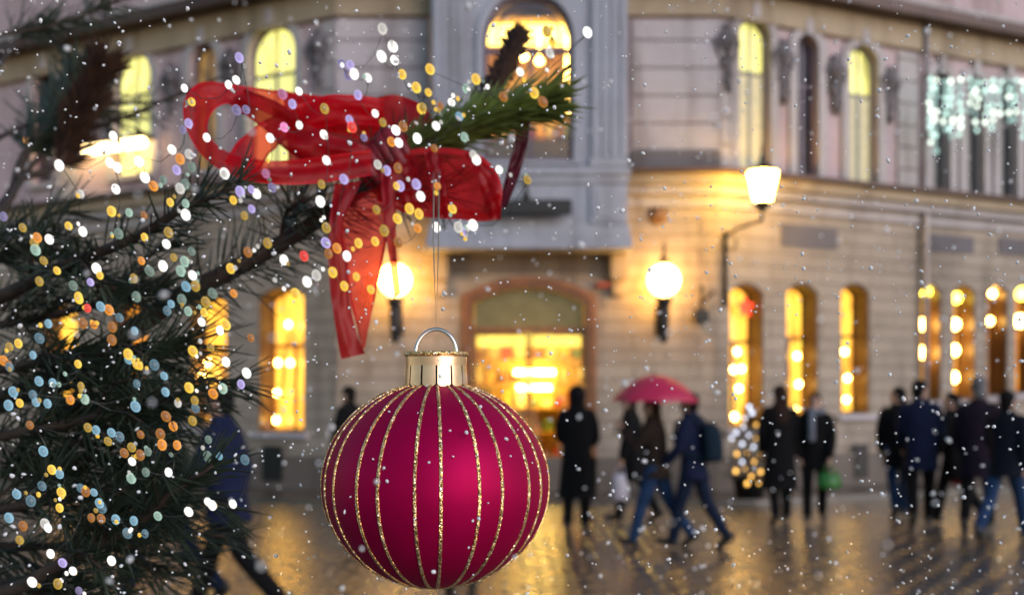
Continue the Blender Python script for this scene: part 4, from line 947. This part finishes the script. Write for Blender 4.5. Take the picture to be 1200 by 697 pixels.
# blurred clump and bare twigs at the top left, behind
branch([(-330, 400, .8), (-20, 260, .95), (30, 180, 1.05), (75, 120, 1.15), (95, 95, 1.2)], .006, .003, 420, .06, .0013, .5, 1, None, 2, .06, 'dark out of focus clump of needles at the upper left', (.3, 1.0), 70)
branch([(20, 210, 1.0), (70, 190, 1.05), (95, 130, 1.05), (118, 82, 1.05)], .004, .003, 700, .035, .0013, .3, 1, NEEDLE_B, 0, .05, 'brown shoot in the clump at the upper left', (.2, .9))
branch([(-330, 200, .8), (-40, 55, 1.1), (60, 30, 1.15), (130, 5, 1.2), (175, -20, 1.2)], .003, .0015, 110, .04, .0010, .35, .8, None, 2, .08, None, (.4, 1.1), 25)
branch([(0, 250, .9), (60, 170, 1.1), (140, 140, 1.1), (215, 108, 1.1), (260, 90, 1.1)], .003, .0012, 6, .04, .0008, .5, 1)
branch([(-20, 170, .9), (60, 135, 1.2), (130, 122, 1.2), (205, 119, 1.2)], .003, .0012, 8, .04, .0008, .5, 1)
branch([(40, 160, 1.05), (95, 155, 1.2), (150, 137, 1.2), (180, 128, 1.2)], .003, .001, 6, .04, .0008, .5, 1)
branch([(-20, 100, 1.0), (40, 32, 1.2), (70, 55, 1.2), (110, 90, 1.2)], .003, .0012, 30, .04, .0010, .2, 1)

# ------------------------------------------------------------------ organza bow on the branch
def organza(name, col, op=.72):
    m = bpy.data.materials.new(name); m.use_nodes = True; nt = m.node_tree; b = nt.nodes['Principled BSDF']; out = nt.nodes['Material Output']
    n = noise(nt, texco(nt), 35, 4, .6)
    lnk(nt, ramp(nt, n, [(.3, tuple(c * .75 for c in col)), (.7, tuple(min(1, c * 1.25) for c in col))]), b.inputs['Base Color']); b.inputs['Roughness'].default_value = .34; b.inputs['Specular IOR Level'].default_value = .3; bump(nt, b, noise(nt, texco(nt, 'Object', (1, 1, .35)), 130, 4, .6), .5, .002)
    tl = nt.nodes.new('ShaderNodeBsdfTranslucent'); tl.inputs[0].default_value = (min(1, col[0] * 1.7), col[1] * 2, col[2] * 2, 1)
    m1 = nt.nodes.new('ShaderNodeMixShader'); m1.inputs[0].default_value = .4; lnk(nt, b.outputs[0], m1.inputs[1]); lnk(nt, tl.outputs[0], m1.inputs[2])
    tr = nt.nodes.new('ShaderNodeBsdfTransparent'); tr.inputs[0].default_value = (1, .26, .26, 1)
    uv = nt.nodes.new('ShaderNodeUVMap'); sx = nt.nodes.new('ShaderNodeSeparateXYZ'); lnk(nt, uv.outputs[0], sx.inputs[0])
    rp_ = ramp(nt, sx.outputs[1], [(.0, (1, 1, 1)), (.07, (1, 1, 1)), (.10, (op, op, op)), (.9, (op, op, op)), (.93, (1, 1, 1))])
    m2 = nt.nodes.new('ShaderNodeMixShader'); lnk(nt, rp_, m2.inputs[0]); lnk(nt, tr.outputs[0], m2.inputs[1]); lnk(nt, m1.outputs[0], m2.inputs[2]); lnk(nt, m2.outputs[0], out.inputs[0])
    return m
ORG = organza('red organza', (.58, .003, .012), .56); ORGT = organza('sheer red organza', (.62, .015, .022), .36); ORGD = organza('deep red ribbon', (.33, .002, .007), .82); ORGP = organza('dark plum ribbon', (.07, .004, .016), .95)
bow = tag(empty('ribbon_bow', at(450, 185, .55)), 'big red organza bow with long tails tied round the thick pine branch', 'ribbon bow')
def strip(name, A, B, m, wav=.0012, lab=None, n=40):
    PA = smooth([at(*p) for p in A], n); PB = smooth([at(*p) for p in B], n); N = 60; K = 8; b = MB(); vs = []; uv = []
    for i in range(N + 1):
        a, _ = sample(PA, i / N); c, _ = sample(PB, i / N)
        for k in range(K + 1):
            t = k / K; p = a.lerp(c, t); p.y += wav * (math.sin(t * 6.3 + i * .17) + .6 * math.sin(t * 11 - i * .11) + .7 * math.sin(t * 5 + i * .45) * math.sin(i * .13)) ; vs.append(p); uv.append((i / N, t))
    b.add(vs, [(i * (K + 1) + k, i * (K + 1) + k + 1, (i + 1) * (K + 1) + k + 1, (i + 1) * (K + 1) + k) for i in range(N) for k in range(K)])
    o = b.build(name, m, bow, True); u = o.data.uv_layers.new(name='UVMap')
    for l in o.data.loops: u.data[l.index].uv = uv[l.vertex_index]
    if lab: o['label'] = lab
    return o
strip('loop', [(445, 128, .56), (380, 113, .56), (320, 106, .56), (272, 99, .555), (238, 97, .55), (219, 113, .54), (216, 140, .53), (228, 172, .52), (255, 197, .515), (300, 213, .51), (360, 216, .52), (435, 206, .535)],
      [(445, 170, .56), (380, 152, .56), (330, 140, .56), (297, 126, .555), (272, 121, .55), (252, 128, .545), (243, 148, .535), (250, 166, .525), (272, 180, .52), (312, 188, .515), (362, 186, .525), (435, 176, .54)], ORG)
strip('loop', [(286, 104, .55), (325, 120, .545), (370, 150, .54), (440, 175, .545)], [(268, 122, .55), (308, 150, .545), (350, 185, .54), (435, 205, .545)], ORGD, .0015)
strip('loop', [(262, 190, .53), (285, 160, .545), (330, 132, .55), (385, 110, .55), (450, 116, .555)], [(300, 205, .525), (318, 178, .54), (345, 160, .55), (400, 145, .55), (450, 150, .555)], ORG, .0015)
strip('loop', [(330, 105, .57), (385, 118, .575), (430, 118, .57), (470, 112, .565), (500, 128, .56), (516, 168, .555)], [(340, 200, .57), (390, 205, .575), (430, 192, .57), (465, 196, .565), (485, 205, .56), (498, 205, .555)], ORGD, .002)
strip('loop', [(440, 190, .55), (490, 174, .54), (540, 176, .535), (573, 190, .53), (588, 218, .525), (585, 256, .53)], [(442, 236, .55), (480, 251, .54), (515, 256, .535), (545, 258, .53), (566, 259, .527), (584, 258, .53)], ORGT)
strip('loop', [(446, 196, .56), (500, 182, .57), (545, 180, .575), (580, 200, .565), (586, 240, .55)], [(446, 232, .56), (500, 245, .57), (545, 252, .575), (570, 256, .565), (584, 257, .55)], ORGT)
for A, B in (([(497, 178, .53), (502, 205, .528), (506, 235, .528), (508, 254, .53)], [(512, 176, .53), (520, 205, .527), (524, 235, .527), (524, 256, .53)]), ([(541, 178, .525), (556, 202, .522), (566, 230, .522), (572, 257, .524)], [(562, 184, .525), (580, 206, .521), (587, 232, .521), (587, 258, .524)]), ([(450, 192, .54), (462, 215, .538), (470, 240, .538)], [(478, 180, .54), (486, 212, .537), (488, 250, .537)])):
    strip('fold', A, B, ORGD, .0008)
strip('tail', [(392, 215, .53), (386, 262, .52), (385, 300, .52), (388, 350, .52), (394, 390, .52), (400, 421, .522)], [(424, 212, .53), (402, 260, .522), (404, 300, .524), (409, 350, .526), (418, 390, .525), (428, 414, .524)], ORGD, .0008)
strip('tail', [(392, 235, .545), (402, 300, .55), (410, 350, .55), (420, 395, .548), (424, 412, .546)], [(452, 218, .545), (454, 270, .55), (446, 320, .552), (436, 362, .55), (429, 404, .546)], ORGT, .002, 'sheer pale red tail')
strip('tail', [(446, 200, .53), (450, 255, .525), (457, 310, .525), (462, 349, .526)], [(465, 200, .53), (464, 255, .526), (466, 310, .527), (470, 343, .527)], ORGD, .0006)
strip('tail', [(598, 112, .565), (604, 160, .57), (594, 200, .57), (584, 242, .575)], [(620, 112, .565), (619, 162, .57), (609, 204, .572), (593, 244, .575)], ORGP, .0008, 'dark plum tail hanging from the branch tip')
b = MB(); kc = at(455, 190, .555); dirn = (at(530, 150, .55) - at(440, 212, .56)).normalized(); o1 = dirn.orthogonal().normalized(); o2 = dirn.cross(o1)
for j in range(7):
    c = kc + dirn * (j - 3) * .0042; rr = .0125 + .002 * math.sin(j * 1.7) - .0008 * abs(j - 3)
    b.tube([c + (o1 * math.cos(a) + o2 * math.sin(a)) * rr * (1 + .08 * math.sin(3 * a + j)) for a in [2 * math.pi * i / 24 for i in range(25)]], .0034, 8, False)
b.build('knot', mat('deep red knot', (.16, .003, .010), .45, 0, .35, 90, .4, .001), bow, True)

# ------------------------------------------------------------------ fairy lights
FL = dict(W=((1.0, .95, .86), 1.0), Y=((1.0, .58, .04), .70), O=((1.0, .33, .015), .56), B=((.26, .52, .68), .50), G=((.46, .70, .56), .46), V=((.52, .42, .88), .6), P=((.9, .25, .55), .8), R=((1, .04, .02), .6))
def bulb_mat(k, col, st):
    m, nt, b = new_mat('fairy bulb ' + k); b.inputs['Base Color'].default_value = (.05, .05, .05, 1); b.inputs['Roughness'].default_value = .25
    co = texco(nt); ln = nt.nodes.new('ShaderNodeVectorMath'); ln.operation = 'MULTIPLY'; lnk(nt, co, ln.inputs[0]); ln.inputs[1].default_value = (1, 0, 1)
    le = nt.nodes.new('ShaderNodeVectorMath'); le.operation = 'LENGTH'; lnk(nt, ln.outputs[0], le.inputs[0])
    rp_ = ramp(nt, le.outputs['Value'], [(.0, tuple(c * .62 for c in col)), (.6, tuple(c * .6 for c in col)), (.86, col), (1, tuple(min(1, c * 1.2 + .08) for c in col))])  # brighter rim of an out of focus light disc put into the emission
    lnk(nt, rp_, b.inputs['Emission Color']); b.inputs['Emission Strength'].default_value = st * 1.15
    tr = nt.nodes.new('ShaderNodeBsdfTransparent'); mx = nt.nodes.new('ShaderNodeMixShader'); mx.inputs[0].default_value = .80; o_ = nt.nodes['Material Output']
    lnk(nt, tr.outputs[0], mx.inputs[1]); lnk(nt, b.outputs[0], mx.inputs[2]); lnk(nt, mx.outputs[0], o_.inputs[0]); return m
BM = {k: bulb_mat(k, *v) for k, v in FL.items()}; BMD = {k: bulb_mat(k + ' dim', v[0], v[1] * .42) for k, v in FL.items()}
mb = MB(); mb.ball((0, 0, 0), 1, 20, 14); proto = {}
for d_, src in (('', BM), ('d', BMD)):
    for k, m in src.items():
        me = bpy.data.meshes.new('bulb'); me.from_pydata(mb.v, [], mb.f); me.polygons.foreach_set('use_smooth', [True] * len(me.polygons)); me.materials.append(m); proto[k + d_] = me
Z1 = "W430,206 Y447,238 W533,198 W551,187 V558,135 V552,257 V574,256 W482,321 V427,303 V440,288 W401,349 O420,371 W441,360 W264,318 W138,386 W257,380 W274,391 W324,377 W338,414 G381,420 O358,434 V412,397 G448,390 G432,430 W420,440 W270,441 W188,453 Y397,472 G433,475 W433,501 Y260,493 G301,496 O336,502 W523,406 V560,447 V586,442 Y544,467 Y570,503 V8,505 Y53,531 Y160,527 O87,554 Y80,566 W115,558 G83,583 Y102,608 Y133,631 Y92,656 G171,666 W225,626 Y233,642 V211,658 Y183,692 W193,540 G277,545 Y337,553 Y393,542 W388,569 O330,608 Y405,600 G447,586 G431,610 W380,620 G422,632 W449,642 B434,668 Y456,667 Y312,649 Y538,626 O578,588 G496,684 O545,684 G318,692 G349,632"
Z2 = "W494,68 W518,109 W492,132 W522,141 Y540,174 Y573,204 W460,182 V419,152 W428,173 V400,150 V414,176 Y588,251 W477,265 V437,222 Y495,286 V417,279 R423,297 O542,295 W525,304 O515,331 W532,333 W575,323 V451,321 W357,314 Y359,254 W300,292 P265,297 W232,322 P222,405 W126,405 W299,213 V284,243 P261,220 W363,374 O530,392 W483,384 V504,398 V404,418 Y352,430 W349,470 Y527,434 V535,434 V573,430 W583,458 Y480,489 Y557,487 Y529,510 Y579,499 Y363,531 Y498,538 Y477,563 Y438,567 O388,579 V362,566 O368,591 W411,597 Y378,635 Y433,645 Y467,675 Y405,667 O576,532 O531,565 W264,606 R311,597 O179,588 Y226,567 W340,642 W318,657 V162,447 V237,438 W200,452 V189,487 Y291,685"
Z3 = "Y207,162 Y175,205 Y203,216 O231,247 Y187,254 W257,239 G291,207 Y314,185 B275,272 W221,294 G287,320 O217,346 W417,168 Y450,217 O378,226 O470,238 Y479,74 Y492,99 W486,124 W574,76 W315,373 W308,361 W368,396 Y434,419 O224,434 Y259,487 W222,530 W273,530 V284,541 W307,525"
Z6 = "Y184,7 B235,24 O254,32 B279,50 R204,28 B314,81 B399,18 B390,34 G424,8 G439,35 Y480,14 Y476,38 W470,60 W513,80 Y527,67 B113,64 B92,98 O193,63 O219,67 O262,72 O261,102 Y43,110 Y22,118 B77,137 Y299,135 Y320,157 Y326,162 B360,160 B300,148 Y450,128 Y491,119 W527,153 O585,97 W575,179 O8,150 O20,160 B22,165 Y182,158 Y189,209 B91,198 B123,202 G198,240 O164,241 B319,204 B383,186 B386,223 W415,249 Y441,213 Y454,243 B456,261 O497,227 G520,215 V562,205 B31,223 Y46,249 B20,254 B77,230 B84,247 B111,250 B316,257 Y449,290"
Z7 = "O387,280 O404,303 O374,321 O328,322 O378,346 O413,347 O70,300 Y205,306 B224,312 B260,318 B279,327 Y252,338 Y307,352 O290,365 O327,370 G345,362 W308,385 G340,410 G306,424 G486,334 G484,373 B511,372 B571,381 W393,410 B101,361 Y121,404 B139,414 B98,442 B39,461 Y143,457 B72,477 B21,516 O54,535 Y46,568 B188,447 O200,455 B219,457 B232,482 B238,493 B270,520 O213,516 O236,518 B312,523 B297,552 B338,553 G368,512 W440,502 W485,479 W495,487 W543,484 W260,616 V146,621 V184,686 W75,666 Y139,493 W118,600 W112,540 W105,530 Y135,670 W170,640"
WIRE = mat('thin light wire', (.03, .035, .03), .5)
def fairy(data, ox, oy, label, dep):
    L = [(t[0], ox + float(t[1:].split(',')[0]) / 1.99, oy + float(t.split(',')[1]) / 1.99) for t in data.split()]
    order = [L.pop(min(range(len(L)), key=lambda i: L[i][1] + L[i][2] * .2))]
    while L:
        q = order[-1]; i = min(range(len(L)), key=lambda i: (L[i][1] - q[1]) ** 2 + (L[i][2] - q[2]) ** 2); order.append(L.pop(i))
    for _ in range(min(98 - len(order), 34)):
        j = rn.randrange(len(order) - 1); (k, x, y), (_k, x2, y2) = order[j], order[j + 1]; f = rn.random()
        order.insert(j + 1, (rn.choice('WWYYG').lower(), x + (x2 - x) * f + rn.uniform(-7, 7), y + (y2 - y) * f + rn.uniform(-7, 7)))
    P = []; dd = sum(dep) / 2
    for k, x, y in order: dd = max(dep[0], min(dep[1], dd + rn.uniform(-.012, .012))); P.append(at(x, y, dd))
    root = tag(empty('fairy_lights', P[0]), label, 'fairy lights', 'fairy light strings on the pine')
    w = MB(); q = []
    for i in range(len(P) - 1):
        L_ = (P[i + 1] - P[i]).length; q.append(P[i] + Vector((0, .003, 0)))
        for t in (.33, .66): q.append(P[i].lerp(P[i + 1], t) + Vector((0, .003 + .25 * L_, -.15 * L_)))
    q.append(P[-1] + Vector((0, .003, 0))); w.tube(q, .00017, 4); w.build('wire', WIRE, root)
    for (k, x, y), p in zip(order, P):
        dim = rn.random() < (.15 if k == 'W' else .42); small = .45 if k.islower() else 1; k = k.upper(); o = bpy.data.objects.new('bulb', proto[k + ('d' if dim else '')]); COL.objects.link(o)
        s = p.y / F * rn.uniform(.76, 1.10) * small; o.scale = (4.8 * s, 4.8 * s, 6.4 * s); o.location = p; o.rotation_euler = (0, R(-24 + rn.uniform(-9, 9)), rn.uniform(-.2, .2))
        o.parent = root; o.matrix_parent_inverse = parent_world(root).inverted()
fairy(Z1, 0, 0, 'fairy lights among the upper left needles left of the red bow', (.42, .46))
fairy(Z2, 200, 0, 'fairy lights strewn over the red bow and down its tails', (.44, .48))
fairy(Z3, 400, 0, 'fairy lights on the green branch tip right of the bow', (.46, .5))
fairy(Z6, 0, 347, 'blue and amber fairy lights in the dense needles halfway down the left', (.40, .44))
fairy(Z7, 0, 347, 'fairy lights lowest on the left, over the bottom branch', (.38, .42))

# ------------------------------------------------------------------ falling snow
sn = MB(); rs = random.Random(5)
ico = bmesh.new(); bmesh.ops.create_icosphere(ico, subdivisions=1, radius=1); IV = [v.co.copy() for v in ico.verts]; IFc = [tuple(v.index for v in f.verts) for f in ico.faces]; ico.free()
def flake(p, r):
    q = Quaternion((rs.gauss(0, 1), rs.gauss(0, 1), rs.gauss(0, 1), rs.gauss(0, 1))).normalized(); s = Vector((rs.uniform(.7, 1.1), rs.uniform(.7, 1.1), rs.uniform(.9, 1.55)))
    sn.add([p + q @ Vector((v.x * s.x, v.y * s.y, v.z * s.z)) * r * rs.uniform(.8, 1.2) for v in IV], IFc)
for i in range(5200):
    u = rs.random(); d_ = rs.uniform(.28, .46) if u < .62 else rs.uniform(.5, .9) if u < .85 else rs.uniform(.9, 3.0)
    px = rs.uniform(-300, 1500); py = rs.uniform(-200, 900)
    z = EYE + (462 - py) / F * d_
    if z < .05: continue
    r_ = d_ / F * (rs.uniform(.9, 1.7) if rs.random() < .78 else rs.uniform(1.7, 2.9))
    flake(Vector(((px - 600) / F * d_, d_, z)), r_)
for i in range(110):
    d_ = rs.uniform(.13, .22); px = rs.uniform(-300, 1500); py = rs.uniform(-200, 900)
    flake(Vector(((px - 600) / F * d_, d_, EYE + (462 - py) / F * d_)), d_ / F * rs.uniform(2.0, 4.0))
o = sn.build('falling_snow', M['snow'], None, True); tag(o, 'white snowflakes drifting through the air all over the square', 'snow', kind='stuff')

# ------------------------------------------------------------------ light, sky, camera
W = bpy.data.worlds.new('World'); SC.world = W; W.use_nodes = True; nt = W.node_tree
sky = nt.nodes.new('ShaderNodeTexSky'); sky.sky_type = 'NISHITA'; sky.sun_disc = False
SUN_EL, SUN_AZ = R(16), R(138)          # azimuth clockwise from +Y: behind the camera to the right
sky.sun_elevation = SUN_EL; sky.sun_rotation = SUN_AZ; sky.air_density = 1.4; sky.dust_density = .6; sky.ozone_density = 3
lnk(nt, sky.outputs[0], nt.nodes['Background'].inputs[0]); nt.nodes['Background'].inputs[1].default_value = .105
sd = bpy.data.lights.new('sun', 'SUN'); sd.energy = 1.35; sd.angle = R(60); sd.color = (.97, .88, 1.0)
so = bpy.data.objects.new('sun', sd); COL.objects.link(so)
dv = Vector((math.sin(SUN_AZ) * math.cos(SUN_EL), math.cos(SUN_AZ) * math.cos(SUN_EL), math.sin(SUN_EL)))
so.rotation_euler = dv.to_track_quat('Z', 'Y').to_euler(); so.location = dv * 30
cd = bpy.data.cameras.new('camera'); co_ = bpy.data.objects.new('camera', cd); COL.objects.link(co_)
co_.location = (0, 0, EYE); co_.rotation_euler = (R(90), 0, 0); cd.lens = 36; cd.sensor_width = 36; cd.shift_y = 113.5 / 1200; cd.clip_start = .01; cd.clip_end = 500
cd.dof.use_dof = True; cd.dof.focus_distance = .335; cd.dof.aperture_fstop = 13.5
SC.camera = co_
SC.render.engine = 'CYCLES'; cy = SC.cycles; cy.use_denoising = True; cy.sample_clamp_indirect = 4; cy.max_bounces = 8; cy.transparent_max_bounces = 12; cy.caustics_reflective = False; cy.caustics_refractive = False
SC.view_settings.view_transform = 'Standard'; SC.view_settings.look = 'None'; SC.view_settings.exposure = .72; SC.view_settings.gamma = 1
SC.render.film_transparent = False
